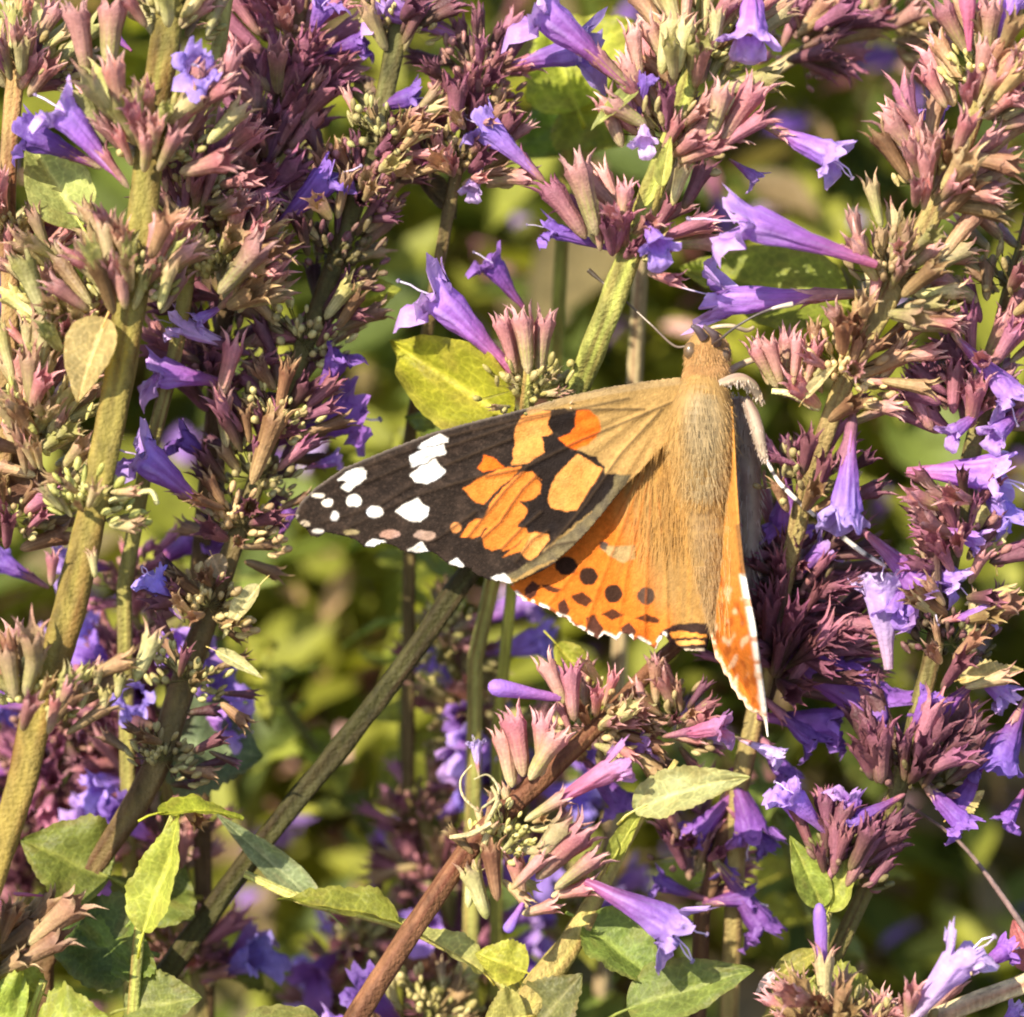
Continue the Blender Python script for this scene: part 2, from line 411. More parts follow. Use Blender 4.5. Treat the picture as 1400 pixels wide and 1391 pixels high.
# ------------------------------------------------------------------ spikes
ALL = []
DENS = 1.75; CSIZE = .9
class Spike:
    count = 0
    def __init__(s, label, pts, c0=(.36, .33, .08), c1=None, group=None, seed=1, ground=True, name='flower_spike', cat='flower spike', ridge=.15, smoothk=10, turn=0):
        Spike.count += 1
        s.rnd = random.Random(seed * 101 + 7); s.cal = []
        if type(s) is Spike: ALL.append(s)
        line = smooth_line(pts, smoothk)
        s.line = [(P(a, b, d), S(w / 2, d)) for a, b, d, w in line]
        wp = [q for q, r in s.line]; rad = [r for q, r in s.line]
        if ground:
            e = wp[-1]; r = rad[-1]
            lean = (wp[-1] - wp[-4]); lean.z = min(lean.z, -.05); lean.normalize()
            steps = 10; z0 = e.z; h = Vector((lean.x, lean.y, 0)) * 5
            for k in range(1, steps + 1):
                t = k / steps
                q = e + h * (1 - (1 - t) ** 2) * .6; q.z = z0 * (1 - t) - .3 * t
                wp.append(q); rad.append(lerp(r, max(r, .16), t))
        s.root = thing(name, label, cat, Vector((wp[-1].x, wp[-1].y, 0)) if ground else wp[-1], group)
        c1 = c1 or tuple(x * .8 for x in c0)
        mb = MB(); n = len(wp)
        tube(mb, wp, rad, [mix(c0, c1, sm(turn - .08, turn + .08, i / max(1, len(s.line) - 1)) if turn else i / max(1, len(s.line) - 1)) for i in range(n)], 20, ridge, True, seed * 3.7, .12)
        s.stem = link('stem', mb.mesh('stem', M_STEM), s.root)
    def axis_at(s, p):
        i = min(range(len(s.line)), key=lambda k: (s.line[k][0] - p).length)
        a = s.line[max(0, i - 2)][0]; b = s.line[min(len(s.line) - 1, i + 2)][0]
        return (a - b).normalized(), s.line[i][0], s.line[i][1]
    def calyx(s, base, dirn, L, kind, fat=1.0):
        R = frame_z(dirn, Vector((s.rnd.uniform(-1, 1), s.rnd.uniform(-1, 1), s.rnd.uniform(-1, 1))))
        s.cal.append((base.dot(FWD) + .5 * dirn.normalized().dot(FWD), s.rnd.choice(CALYX[kind]), M_at(base, R, (L * fat, L * fat, L))))
    def finish(s):
        """the hundred calyces nearest the viewer are parts; any beyond them are one part"""
        s.cal.sort(key=lambda q: q[0])
        for q, me, M in s.cal[:100]: link('calyx', me, s.root, M)
        rest = MB()
        for q, me, M in s.cal[100:]:
            o = len(rest.v); val = s.rnd.uniform(.75, 1.25)
            for v, c in zip(me.vertices, me.color_attributes['Col'].data): rest.add(M @ v.co, tuple(x * val for x in c.color[:3]))
            for f in me.polygons: rest.f.append(tuple(o + i for i in f.vertices))
        if rest.v:
            c = link('calyx', rest.mesh('calyx', M_CALYX), s.root); c['kind'] = 'stuff'; c['label'] = 'the remaining calyces at the back of the rings'
    def whorl(s, px, py, d=None, n=20, kinds='pink', L=.5, spread=(15, 75), front=.62, flowers=0, fk=('violet',), stack=.2, side=0, cushion=True, fL=.8, axis=None, fat=1.0):
        """a ring of calyces round the stem"""
        p = P(px, py, d or 0); ax, c, r = s.axis_at(p)
        if d is None: p = c
        if axis is not None: ax = axis
        kinds = [kinds] if isinstance(kinds, str) else list(kinds)
        e1 = (RIGHT - ax * RIGHT.dot(ax)).normalized(); e2 = ax.cross(e1)
        if e2.dot(FWD) < 0: e2 = -e2
        if type(s) is Spike: n = int(n * DENS); L *= CSIZE; stack *= 1.2
        for i in range(n):
            if s.rnd.random() < front: a = s.rnd.uniform(-math.pi, 0)     # half facing the viewer
            else: a = s.rnd.uniform(0, math.pi)
            if side: a = (a if math.cos(a) * side > 0 or s.rnd.random() < .25 else math.pi - a)
            rad = e1 * math.cos(a) + e2 * math.sin(a)
            pol = math.radians(s.rnd.uniform(*spread))
            dirn = ax * math.cos(pol) + rad * math.sin(pol) + Vector((s.rnd.uniform(-.2, .2), s.rnd.uniform(-.2, .2), s.rnd.uniform(-.2, .2)))
            base = p + rad * (r + s.rnd.uniform(-.03, .22)) + ax * s.rnd.uniform(-stack, stack)
            l = L * s.rnd.uniform(.72, 1.2)
            s.calyx(base, dirn, l, s.rnd.choice(kinds), fat * s.rnd.uniform(.8, 1.2))
        for i in range(flowers):
            a = s.rnd.uniform(-math.pi * 1.1, .1 * math.pi)
            rad = e1 * math.cos(a) + e2 * math.sin(a)
            pol = math.radians(s.rnd.uniform(45, 100))
            dirn = (ax * math.cos(pol) + rad * math.sin(pol)).normalized()
            base = p + rad * (r + .15) + ax * s.rnd.uniform(-stack, stack)
            s.flower_w(base, base + dirn * fL * s.rnd.uniform(.8, 1.15), s.rnd.choice(fk))
        if cushion:
            k = kinds[0]
            link('bud_cushion', s.rnd.choice(BUDLETS[k]), s.root, M_at(p, frame_z(ax, e1), s.rnd.uniform(.9, 1.2)))
    def flower_w(s, B, Mo, kind='violet', fat=1.0, stamens=0, cal=None, up=None):
        dirn = Mo - B; L = dirn.length
        upv = up if up is not None else Vector((0, 0, 1)) + Vector((s.rnd.uniform(-.5, .5), s.rnd.uniform(-.5, .1), 0))
        R = frame_z(dirn, upv)
        M = M_at(B, R, (L * fat, L * fat, L))
        f = link('flower', s.rnd.choice(COROLLA[kind]), s.root, M)
        for k in range(stamens):
            link('stamen', STAMEN[k % 3], f, M)
        if cal is None and s.rnd.random() < .7: cal = s.rnd.choice(['pink', 'mauve'])
        if cal: s.calyx(B - dirn * .10, dirn, min(.55, L * .5), cal, 1.0)
        return f
    def flower(s, b, m, kind='violet', fat=1.0, stamens=0, cal=None, up=None):
        """b, m = (px, py, d) of the base and of the mouth"""
        return s.flower_w(P(*b), P(*m), kind, fat, stamens, cal, up)
    def bud(s, b, m, k=0, fat=1.0):
        B = P(*b); Mo = P(*m); L = (Mo - B).length
        return link('flower_bud', BUD[k], s.root, M_at(B, frame_z(Mo - B, UP), (L * fat, L * fat, L)))
    def cal_px(s, b, t, kind='pink', fat=1.0):
        B = P(*b); T = P(*t); return s.calyx(B, T - B, (T - B).length, kind, fat)
    def leaf(s, *a, **k): return place_leaf(s.root, *a, **k)
    def twig(s, pts, col, name='flower_stalk'):
        line = smooth_line(pts, 6)
        mb = MB(); tube(mb, [P(a, b, d) for a, b, d, w in line], [S(w / 2, d) for a, b, d, w in line], [col] * len(line), 8, 0, True, 1, .1)
        return link(name, mb.mesh(name, M_STEM), s.root)

# ------------------------------------------------------------------ the bed
def ground():
    m = bpy.data.materials.new('soil'); m.use_nodes = True
    n = m.node_tree.nodes; l = m.node_tree.links; pr = n['Principled BSDF']
    tc = n.new('ShaderNodeTexCoord'); t = n.new('ShaderNodeTexNoise'); t.inputs['Scale'].default_value = .35; t.inputs['Detail'].default_value = 9
    l.new(tc.outputs['Object'], t.inputs['Vector'])
    r = n.new('ShaderNodeValToRGB'); r.color_ramp.elements[0].color = (.035, .022, .012, 1); r.color_ramp.elements[1].color = (.14, .10, .06, 1)
    r.color_ramp.elements[0].position = .35; r.color_ramp.elements[1].position = .68
    l.new(t.outputs['Fac'], r.inputs[0]); l.new(r.outputs[0], pr.inputs['Base Color']); pr.inputs['Roughness'].default_value = .95
    b = n.new('ShaderNodeBump'); b.inputs['Strength'].default_value = .8; b.inputs['Distance'].default_value = 1.0
    l.new(t.outputs['Fac'], b.inputs['Height']); l.new(b.outputs[0], pr.inputs['Normal'])
    mb = MB(); N = 40; rows = []
    for j in range(N + 1):
        row = []
        for i in range(N + 1):
            x = (i / N * 2 - 1); y = (j / N * 2 - 1)
            X = 3000 * x * abs(x) ** 1.5; Y = 3000 * y * abs(y) ** 1.5
            row.append(mb.add((X, Y, 1.2 * nz(X * .05, Y * .05)), (.1, .07, .04)))
        rows.append(row)
    mb.grid(rows)
    o = link('ground', mb.mesh('ground', m)); o['kind'] = 'structure'; o['label'] = 'dark soil of the flower bed'
ground()

YLEAF = (.32, .34, .045); GLEAF = (.16, .215, .04); DLEAF = (.09, .13, .032); PLEAF = (.34, .36, .11); SLEAF = (.13, .18, .085)

# ------------------------------------------------------------------ flower spikes of the photograph, each by itself
# thick stem down the left
s = Spike('thick yellow-green flower spike down the left side with one pale oval bract',
          [(246, -90, -.5, 38), (230, 30, -.6, 42), (206, 190, -.6, 42), (186, 370, -.6, 46), (162, 520, -.6, 44), (130, 680, -.6, 42), (96, 830, -.6, 48), (56, 960, -.6, 46), (24, 1090, -.6, 42), (-22, 1230, -.6, 42)],
          (.20, .175, .045), (.25, .17, .045), seed=1, ridge=.16)
s.whorl(236, 20, -.6, 12, ('green', 'pink'), .5, (15, 50), stack=.15)
s.whorl(205, 195, -.6, 20, ('green', 'pink', 'pink'), .52, (20, 65), .7)
s.whorl(184, 385, -.6, 22, ('green', 'pink', 'tan'), .52, (18, 70), .7, stack=.25)
s.whorl(128, 690, -.6, 9, ('green', 'tan'), .34, (40, 95), .7, stack=.1)
s.whorl(56, 955, -.6, 13, ('pink', 'green', 'tan'), .48, (20, 70), .75)
for b, t in [((118, 100, -.7), (108, -10, -.75)), ((150, 95, -.7), (150, -20, -.8)), ((295, 145, -.7), (328, 55, -.8)), ((285, 195, -.7), (345, 135, -.75)),
             ((150, 400, -.8), (90, 330, -.9)), ((60, 430, -.6), (25, 335, -.6)), ((300, 400, -.6), (375, 320, -.7)), ((130, 790, -.8), (125, 750, -.85)),
             ((20, 955, -.8), (8, 870, -.9)), ((35, 950, -.8), (60, 870, -.9)), ((185, 930, -.7), (220, 855, -.75)), ((70, 800, -.75), (72, 750, -.8))]:
    s.cal_px(b, t, s.rnd.choice(['green', 'pink']), 1.15)
for x, y in [(95, 935), (130, 930), (160, 940), (140, 960), (75, 975), (110, 955)]:
    s.cal_px((x, y + 14, -.75), (x + 8, y - 24, -.8), 'green', 1.5)
s.leaf((145, 435, -.75), (100, 548, -.85), 70, (.42, .32, .13), name='bract', fold=.55, curl=.25, serr=0, stain=.4, wave=.03)
s.leaf((112, 310, -.2), (38, 185, -.1), 84, PLEAF, fold=.7, curl=.3, serr=0)
s.flower((166, 245, -.7), (72, 128, -.8), 'violet', 1.0, 1, 'pink')
s.flower((128, 225, -.5), (18, 172, -.45), 'dark', 1.1, 0)
s.flower((262, 118, -.5), (275, 80, -1.0), 'blue', 1.2, 2)
s.flower((180, 70, -.1), (150, 40, 0), 'dark', 1.0)
s.flower((310, 415, 0), (262, 440, -.1), 'violet', 1.0)
s.twig([(130, 690, -.6, 10), (170, 680, -.7, 8), (205, 672, -.7, 8), (215, 690, -.7, 7)], PALE)

s = Spike('rosy flower spike cut by the left edge beside the thick yellow-green stem',
          [(40, -80, .3, 24), (25, 60, .2, 26), (10, 250, .1, 26), (14, 420, 0, 26), (5, 620, 0, 26), (-20, 800, .1, 26), (-40, 1000, .1, 26)], (.3, .2, .08), seed=2)
s.whorl(30, 90, .2, 20, ('pink', 'mauve', 'green'), .5, (20, 75))
s.whorl(10, 330, .1, 18, ('pink', 'pink', 'mauve'), .5, (20, 80))
s.whorl(40, 560, -.1, 22, ('green', 'green', 'pink'), .5, (10, 60), stack=.3)
s.whorl(20, 710, .1, 14, ('tan', 'pink', 'mauve'), .42, (30, 80))
s.leaf((0, 640, .1), (75, 690, -.1), 70, (.12, .06, .04), fold=.5, serr=.02)
s.leaf((50, 40, .3), (10, 0, .2), 44, PALE, fold=.6, serr=0, name='bract')
s.flower((60, 800, .8), (-10, 760, .9), 'dark')

s = Spike('dense dark mauve flower spike between the thick left stem and the dark green stem',
          [(425, -90, .9, 22), (402, 60, .8, 24), (372, 190, .8, 26), (335, 320, .7, 26), (305, 450, .8, 26), (290, 600, 1.0, 26), (270, 800, 1.2, 26)], (.16, .10, .05), seed=3)
s.whorl(400, 70, .7, 24, ('mauve', 'mauve', 'pink'), .55, (15, 85), stack=.35)
s.whorl(372, 190, .7, 24, ('mauve', 'mauve', 'dark'), .55, (15, 85), stack=.35)
s.whorl(318, 310, .5, 24, ('pink', 'pink', 'mauve'), .52, (15, 80), stack=.3)
s.whorl(300, 480, .7, 22, ('mauve', 'dark', 'pink'), .5, (15, 80), stack=.4)
s.flower((372, 318, .2), (470, 222, .1), 'dark', 1.0, 1, 'pink')
s.flower((420, 60, .5), (450, -10, .3), 'blue', 1.2, 1)
s.flower((430, 75, .5), (508, 50, .4), 'dark', 1.1)
s.flower((310, 525, .4), (190, 505, .2), 'violet', 1.1)
s.flower((280, 695, .1), (170, 605, -.1), 'violet', 1.15, 1, 'pink')
s.flower((300, 640, .4), (235, 590, .3), 'dark', 1.1)
s.flower((330, 480, .3), (225, 435, .2), 'lilac', .8, 1)
s.cal_px((300, 545, .1), (330, 450, 0), 'pink'); s.cal_px((310, 610, .2), (300, 520, .1), 'pink'); s.cal_px((345, 660, .1), (385, 540, 0), 'tan')

s = Spike('dark olive flower spike in shade, dry and brown below, left of the wing tip',
          [(562, -80, .5, 26), (542, 50, .5, 28), (512, 190, .5, 26), (468, 330, .6, 30), (425, 450, .6, 28), (378, 580, .6, 26), (325, 730, .5, 28), (262, 900, .5, 36), (208, 1060, .5, 40), (120, 1200, .6, 30), (60, 1320, .7, 28)],
          (.12, .12, .04), (.14, .085, .04), seed=4)
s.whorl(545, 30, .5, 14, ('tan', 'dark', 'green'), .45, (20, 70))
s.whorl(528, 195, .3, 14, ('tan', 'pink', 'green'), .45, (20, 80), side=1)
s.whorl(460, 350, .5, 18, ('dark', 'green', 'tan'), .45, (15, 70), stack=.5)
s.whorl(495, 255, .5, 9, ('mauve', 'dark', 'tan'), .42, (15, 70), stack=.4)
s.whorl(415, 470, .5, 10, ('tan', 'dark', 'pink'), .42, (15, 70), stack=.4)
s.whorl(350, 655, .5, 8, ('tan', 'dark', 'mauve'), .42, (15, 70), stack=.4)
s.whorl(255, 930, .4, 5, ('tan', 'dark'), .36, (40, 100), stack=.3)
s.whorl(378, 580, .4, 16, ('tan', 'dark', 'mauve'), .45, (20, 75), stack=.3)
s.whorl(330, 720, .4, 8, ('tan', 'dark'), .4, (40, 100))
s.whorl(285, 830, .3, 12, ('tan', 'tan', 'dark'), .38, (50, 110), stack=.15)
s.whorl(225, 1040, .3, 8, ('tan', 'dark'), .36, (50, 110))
s.flower((350, 610, .6), (500, 555, .8), 'dark', 1.15, 1)
s.flower((430, 560, .4), (470, 470, .3), 'dark', 1.1)
s.flower((500, 150, .5), (580, 125, .4), 'dark', 1.2, 1)
s.flower((248, 845, .1), (200, 782, 0), 'blue', 1.2, 2, 'green')
s.flower((380, 740, .7), (400, 690, .7), 'dark', 1.2)
s.flower((420, 640, .8), (470, 625, .8), 'violet', 1.2)
s.leaf((290, 760, .2), (305, 795, .1), 30, (.3, .24, .14), serr=0, name='bract')
s.leaf((355, 800, .2), (300, 870, .1), 26, PALE, fold=.8, serr=0, name='bract')
s.leaf((295, 890, .2), (360, 925, .1), 18, PALE, fold=.8, serr=0, name='bract')
s.leaf((215, 1010, 1.2), (362, 1030, 1.3), 150, SLEAF, fold=.15, curl=.15, serr=.16)
s.leaf((570, 240, .6), (640, 300, .8), 34, (.08, .06, .04), fold=.8, curl=.6)
s.leaf((470, 420, .8), (545, 390, .7), 62, YLEAF, fold=.3, serr=.1)

s = Spike('flower spike of peach and lime calyx rings tucked close behind the thick yellow-green stem',
          [(318, -80, .1, 22), (300, 60, .1, 22), (280, 200, .1, 22), (262, 340, .1, 22), (240, 480, .3, 22), (200, 640, .5, 22), (170, 800, .8, 22)], (.30, .26, .08), seed=22)
s.whorl(268, 255, 0, 22, ('pink', 'pink', 'mauve'), .48, (15, 85), .75, stack=.25)
s.whorl(300, 370, 0, 22, ('green', 'pink', 'tan'), .52, (15, 75), .75, stack=.25, side=1)
s.whorl(95, 420, -.2, 18, ('green', 'pink', 'green'), .45, (15, 80), .75, stack=.35, axis=UP)
s.whorl(70, 600, -.1, 16, ('green', 'green', 'tan'), .45, (15, 80), .75, stack=.3, axis=UP)
s = Spike('small faded pink flower spike in the gap left of the bare green stem',
          [(668, 60, .6, 16), (640, 170, .5, 18), (615, 280, .6, 18), (590, 420, 1.0, 18), (560, 600, 1.6, 18)], (.16, .12, .05), seed=23)
s.whorl(632, 215, .45, 22, ('pink', 'mauve', 'tan'), .48, (15, 85), .7, stack=.25)
s.whorl(655, 110, .55, 14, ('mauve', 'dark'), .42, (15, 85), .7, stack=.25, flowers=2, fk=('dark', 'violet'))
s.flower((660, 225, .3), (640, 265, .1), 'lilac', 1.1)

# the stem that runs behind the wing
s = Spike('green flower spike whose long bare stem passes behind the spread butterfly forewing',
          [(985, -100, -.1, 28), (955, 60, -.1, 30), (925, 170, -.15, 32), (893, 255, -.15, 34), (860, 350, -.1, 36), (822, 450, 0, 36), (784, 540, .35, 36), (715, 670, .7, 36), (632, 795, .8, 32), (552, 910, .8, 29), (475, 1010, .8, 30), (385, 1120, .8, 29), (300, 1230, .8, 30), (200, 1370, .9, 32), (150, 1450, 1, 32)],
          (.25, .27, .065), (.045, .043, .014), seed=5, ridge=.2, turn=.5)  # second colour is painted shade: the stem turns dark olive below the wing
s.whorl(960, 70, -.1, 26, ('green', 'pink', 'tan', 'pink'), .52, (12, 60), stack=.3)
s.whorl(915, 190, -.15, 18, ('pink', 'pink', 'mauve'), .52, (20, 80), stack=.15)
s.whorl(862, 330, -.1, 14, ('pink', 'mauve', 'pink'), .5, (20, 80), stack=.15)
for b, t, k in [((985, 195, -.4), (1045, 100, -.5), 'pink'), ((970, 190, -.5), (1000, 105, -.6), 'pink'), ((985, 200, -.4), (1060, 150, -.5), 'mauve'),
             ((815, 320, -.4), (785, 200, -.5), 'pink'), ((848, 315, -.4), (860, 240, -.5), 'pink'), ((800, 325, -.3), (745, 235, -.3), 'mauve'),
             ((905, 100, -.3), (915, 10, -.4), 'green'), ((875, 105, -.3), (860, 25, -.4), 'pink'), ((925, 100, -.4), (935, 15, -.4), 'green'), ((975, 70, -.4), (985, 5, -.4), 'green'),
             ((920, 280, -.3), (935, 215, -.35), 'green'), ((935, 285, -.2), (970, 215, -.2), 'dark'), ((850, 200, -.3), (820, 120, -.3), 'pink')]:
    s.cal_px(b, t, k, 1.1)
s.flower((852, 112, -.3), (715, -5, -.4), 'violet', .95, 0)
s.flower((1030, -40, -.3), (1025, 72, -.6), 'violet', 1.1, 0, up=-FWD)
s.flower((1045, 170, -.3), (1160, 222, -.5), 'violet', 1.0, 2)
s.flower((880, 300, -.4), (906, 345, -.75), 'blue', 1.15, 0, up=UP - FWD)
s.flower((735, 240, .1), (645, 155, .2), 'blue', 1.0, 2, 'mauve')
s.flower((880, 165, -.3), (880, 200, -.6), 'lilac', 1.0)
s.flower((870, 175, -.3), (885, 95, -.4), 'dark', .7)
s.flower((1000, 220, 0), (1040, 250, 0), 'violet', 1.2)
s.flower((850, 345, .3), (735, 305, .2), 'dark', .6, 1)
s.leaf((872, 122, -.4), (805, 172, -.5), 24, PLEAF, fold=.8, serr=0, name='bract')
s.leaf((905, 255, -.5), (915, 185, -.55), 22, (.40, .44, .11), fold=.8, serr=0, name='bract')

s = Spike('small rose pink flower sprig standing right behind the upper edge of the forewing',
          [(726, 490, .15, 16), (722, 530, .2, 20), (716, 600, .5, 22), (690, 720, 1.0, 22), (650, 900, 1.4, 22)], (.42, .42, .12), seed=6)
s.whorl(722, 528, .15, 8, ('green',), .25, (30, 90), stack=.1)
for b, t in [((705, 510, .1), (685, 415, 0)), ((722, 510, 0), (716, 410, -.05)), ((738, 512, .1), (744, 415, .05)), ((712, 515, .2), (702, 420, .2)), ((730, 515, .2), (735, 425, .25))]:
    s.cal_px(b, t, 'pink', .95)
s.flower((700, 508, .2), (570, 382, .15), 'violet', .95, 1)
s.flower((715, 420, .6), (665, 345, .5), 'dark', 1.2, 1)
s.cal_px((780, 525, .4), (705, 482, .6), 'pink', .7)

# right-hand spikes
s = Spike('big rosy flower spike in the upper right corner, slanting down to the butterfly head',
          [(1420, -110, -.2, 28), (1378, 30, -.2, 30), (1330, 160, -.2, 30), (1275, 290, -.2, 30), (1215, 410, -.15, 30), (1160, 510, -.1, 28), (1112, 640, .1, 28), (1075, 780, .4, 28), (1045, 920, .6, 28), (1010, 1080, .8, 28)],
          (.30, .24, .09), seed=7)
s.whorl(1345, 110, -.3, 22, ('pink', 'pink', 'tan'), .55, (15, 75), stack=.25)
s.whorl(1285, 250, -.3, 22, ('pink', 'tan', 'pink'), .52, (15, 75), stack=.25)
s.whorl(1222, 380, -.3, 20, ('tan', 'pink', 'green'), .5, (15, 75), stack=.25)
s.whorl(1155, 510, -.1, 16, ('tan', 'pink', 'tan'), .48, (15, 80), stack=.3)
s.whorl(1105, 660, .1, 12, ('tan', 'mauve', 'dark'), .45, (20, 80), stack=.25)
s.flower((1198, 362, -.6), (972, 288, -.8), 'violet', .66, 1)
s.flower((1165, 402, -.1), (945, 412, .1), 'violet', .66, 2, up=-UP)
s.flower((1165, 580, -.3), (1152, 738, -.5), 'violet', .85, 0)
s.flower((1350, 80, -.3), (1390, -20, -.4), 'violet', 1.0)
s.flower((1325, 70, -.5), (1322, -50, -.6), 'magenta', .8)
s.flower((1290, 190, 0), (1275, 140, .1), 'dark', 1.4)
s.cal_px((1255, 200, -.4), (1225, 95, -.5), 'mauve'); s.cal_px((1265, 235, -.4), (1205, 140, -.5), 'pink'); s.cal_px((1180, 350, -.4), (1160, 275, -.5), 'pink')
for b, t in [((1068, 525, -.2), (1050, 450, -.3)), ((1085, 525, -.25), (1095, 445, -.3)), ((1100, 530, -.2), (1125, 455, -.2)), ((1062, 530, -.1), (1022, 460, -.2)), ((1075, 530, 0), (1075, 440, 0)), ((1050, 525, -.1), (1030, 455, 0))]:
    s.cal_px(b, t, 'pink', 1.0)
s.twig([(1120, 560, -.1, 8), (1085, 540, -.2, 10), (1055, 535, -.2, 8)], PALE)
s.leaf((1100, 545, -.3), (1142, 495, -.4), 16, PALE, fold=.8, serr=0, name='bract')
s.leaf((1160, 420, .9), (930, 350, 1.0), 120, (.20, .25, .03), fold=.2, serr=.03)
s.leaf((1115, 505, -.2), (1130, 520, -.2), 20, PALE, serr=0, name='bract')
s.flower((1075, 640, .3), (1072, 740, .4), 'dark', 1.3)

s = Spike('mauve flower spike at the right edge with violet flowers beside cream flecks',
          [(1440, 200, .4, 24), (1392, 370, .3, 26), (1352, 520, .2, 26), (1318, 670, .2, 26), (1290, 820, .2, 26), (1262, 950, .2, 26), (1225, 1090, .3, 26), (1190, 1200, .4, 24), (1130, 1330, .5, 24)],
          (.17, .15, .05), seed=8)
s.whorl(1380, 390, .2, 20, ('pink', 'mauve', 'tan'), .52, (15, 85), stack=.3)
s.whorl(1335, 540, .2, 22, ('mauve', 'mauve', 'pink'), .52, (15, 85), stack=.3)
s.whorl(1318, 740, .1, 18, ('mauve', 'dark', 'pink'), .5, (15, 85), stack=.3)
s.whorl(1300, 880, .1, 12, ('dark', 'green', 'tan'), .5, (15, 80), stack=.3)
s.whorl(1245, 1050, .1, 16, ('dark', 'dark', 'mauve'), .55, (10, 50), stack=.15)
s.flower((1310, 465, -.1), (1398, 560, -.2), 'violet', 1.0, 1)
s.flower((1400, 560, 0), (1350, 600, -.2), 'violet', 1.2)
s.flower((1240, 645, .1), (1396, 650, -.1), 'violet', 1.1, 2)
s.flower((1190, 735, .1), (1290, 830, 0), 'violet', 1.2, 1, up=RIGHT)
s.flower((1215, 915, .2), (1200, 780, .1), 'lilac', 1.1, 1)
s.flower((1225, 760, .1), (1325, 800, 0), 'violet', 1.0, 1)
s.flower((1240, 790, .2), (1215, 850, 0), 'blue', 1.2)
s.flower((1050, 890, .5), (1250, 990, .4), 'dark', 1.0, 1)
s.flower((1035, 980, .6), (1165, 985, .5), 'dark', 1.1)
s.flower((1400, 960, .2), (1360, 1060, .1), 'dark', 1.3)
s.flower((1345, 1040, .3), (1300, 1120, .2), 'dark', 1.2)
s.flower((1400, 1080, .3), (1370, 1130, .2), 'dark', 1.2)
s.leaf((1360, 760, .1), (1345, 640, .2), 40, (.6, .55, .25), serr=.2, stain=.3)
s.leaf((1310, 930, .1), (1400, 910, 0), 34, (.62, .52, .2), serr=.3)
s.leaf((1300, 1115, .2), (1345, 1080, .2), 34, (.62, .5, .2), serr=.3)
s.leaf((1290, 1035, .2), (1350, 1010, .2), 30, (.30, .16, .04), serr=.1)

for b, m, k in [((1335, 930, .1), (1255, 1000, 0), 'dark'), ((1385, 990, .2), (1310, 1055, .1), 'dark'), ((1310, 900, .3), (1390, 960, .2), 'violet'), ((1255, 1060, .1), (1330, 1140, 0), 'dark'), ((1290, 850, 0), (1360, 830, -.2), 'violet'), ((1275, 720, 0), (1350, 745, -.1), 'violet'),
                ((1345, 560, 0), (1290, 600, -.2), 'violet'), ((1240, 1010, -.1), (1275, 940, -.2), 'dark'), ((1230, 1090, 0), (1160, 1130, 0), 'dark'), ((1320, 640, .1), (1400, 720, 0), 'blue'), ((1290, 800, .2), (1225, 850, .1), 'violet')]:
    s.flower(b, m, k, .95)

s = Spike('spidery maroon flower spike in the butterfly shadow, right of the hanging hindwing',
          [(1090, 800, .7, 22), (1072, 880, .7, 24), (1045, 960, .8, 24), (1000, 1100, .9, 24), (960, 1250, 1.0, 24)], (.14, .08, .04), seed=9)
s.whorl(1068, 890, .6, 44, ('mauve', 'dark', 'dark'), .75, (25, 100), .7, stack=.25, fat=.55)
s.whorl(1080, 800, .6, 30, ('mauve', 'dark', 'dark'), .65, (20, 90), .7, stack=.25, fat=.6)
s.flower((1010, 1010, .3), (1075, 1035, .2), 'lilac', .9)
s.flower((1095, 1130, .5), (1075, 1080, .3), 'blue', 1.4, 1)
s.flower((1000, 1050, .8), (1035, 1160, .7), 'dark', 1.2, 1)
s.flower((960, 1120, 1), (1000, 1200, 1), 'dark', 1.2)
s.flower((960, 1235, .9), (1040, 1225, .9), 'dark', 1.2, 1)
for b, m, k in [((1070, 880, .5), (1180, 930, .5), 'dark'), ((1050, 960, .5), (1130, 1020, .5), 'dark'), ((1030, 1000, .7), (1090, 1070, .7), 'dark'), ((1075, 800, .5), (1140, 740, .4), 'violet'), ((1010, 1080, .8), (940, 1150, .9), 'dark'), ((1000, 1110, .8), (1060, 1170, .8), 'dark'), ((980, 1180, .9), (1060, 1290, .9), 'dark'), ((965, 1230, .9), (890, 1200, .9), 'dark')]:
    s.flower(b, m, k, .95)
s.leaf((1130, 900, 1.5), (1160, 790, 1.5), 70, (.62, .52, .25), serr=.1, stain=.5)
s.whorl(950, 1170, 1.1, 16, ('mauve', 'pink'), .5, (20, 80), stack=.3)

s = Spike('short dark flower head with two green bracts below it, lower right',
          [(1165, 1120, .2, 18), (1150, 1190, .2, 20), (1132, 1240, .2, 16), (1125, 1300, .3, 16), (1110, 1450, .6, 18)], (.35, .33, .12), seed=10)
s.whorl(1152, 1185, .2, 24, ('dark', 'dark', 'mauve'), .5, (8, 55), stack=.15)
s.flower((1165, 1150, .1), (1162, 1075, 0), 'violet', 1.2)
s.flower((1130, 1140, .1), (1075, 1075, -.1), 'blue', 1.1, 1)
s.leaf((1125, 1240, .1), (1082, 1145, 0), 44, (.24, .30, .05), fold=.7, serr=0, name='bract')
s.leaf((1132, 1245, .1), (1165, 1170, 0), 44, (.30, .34, .06), fold=.5, serr=0, name='bract')

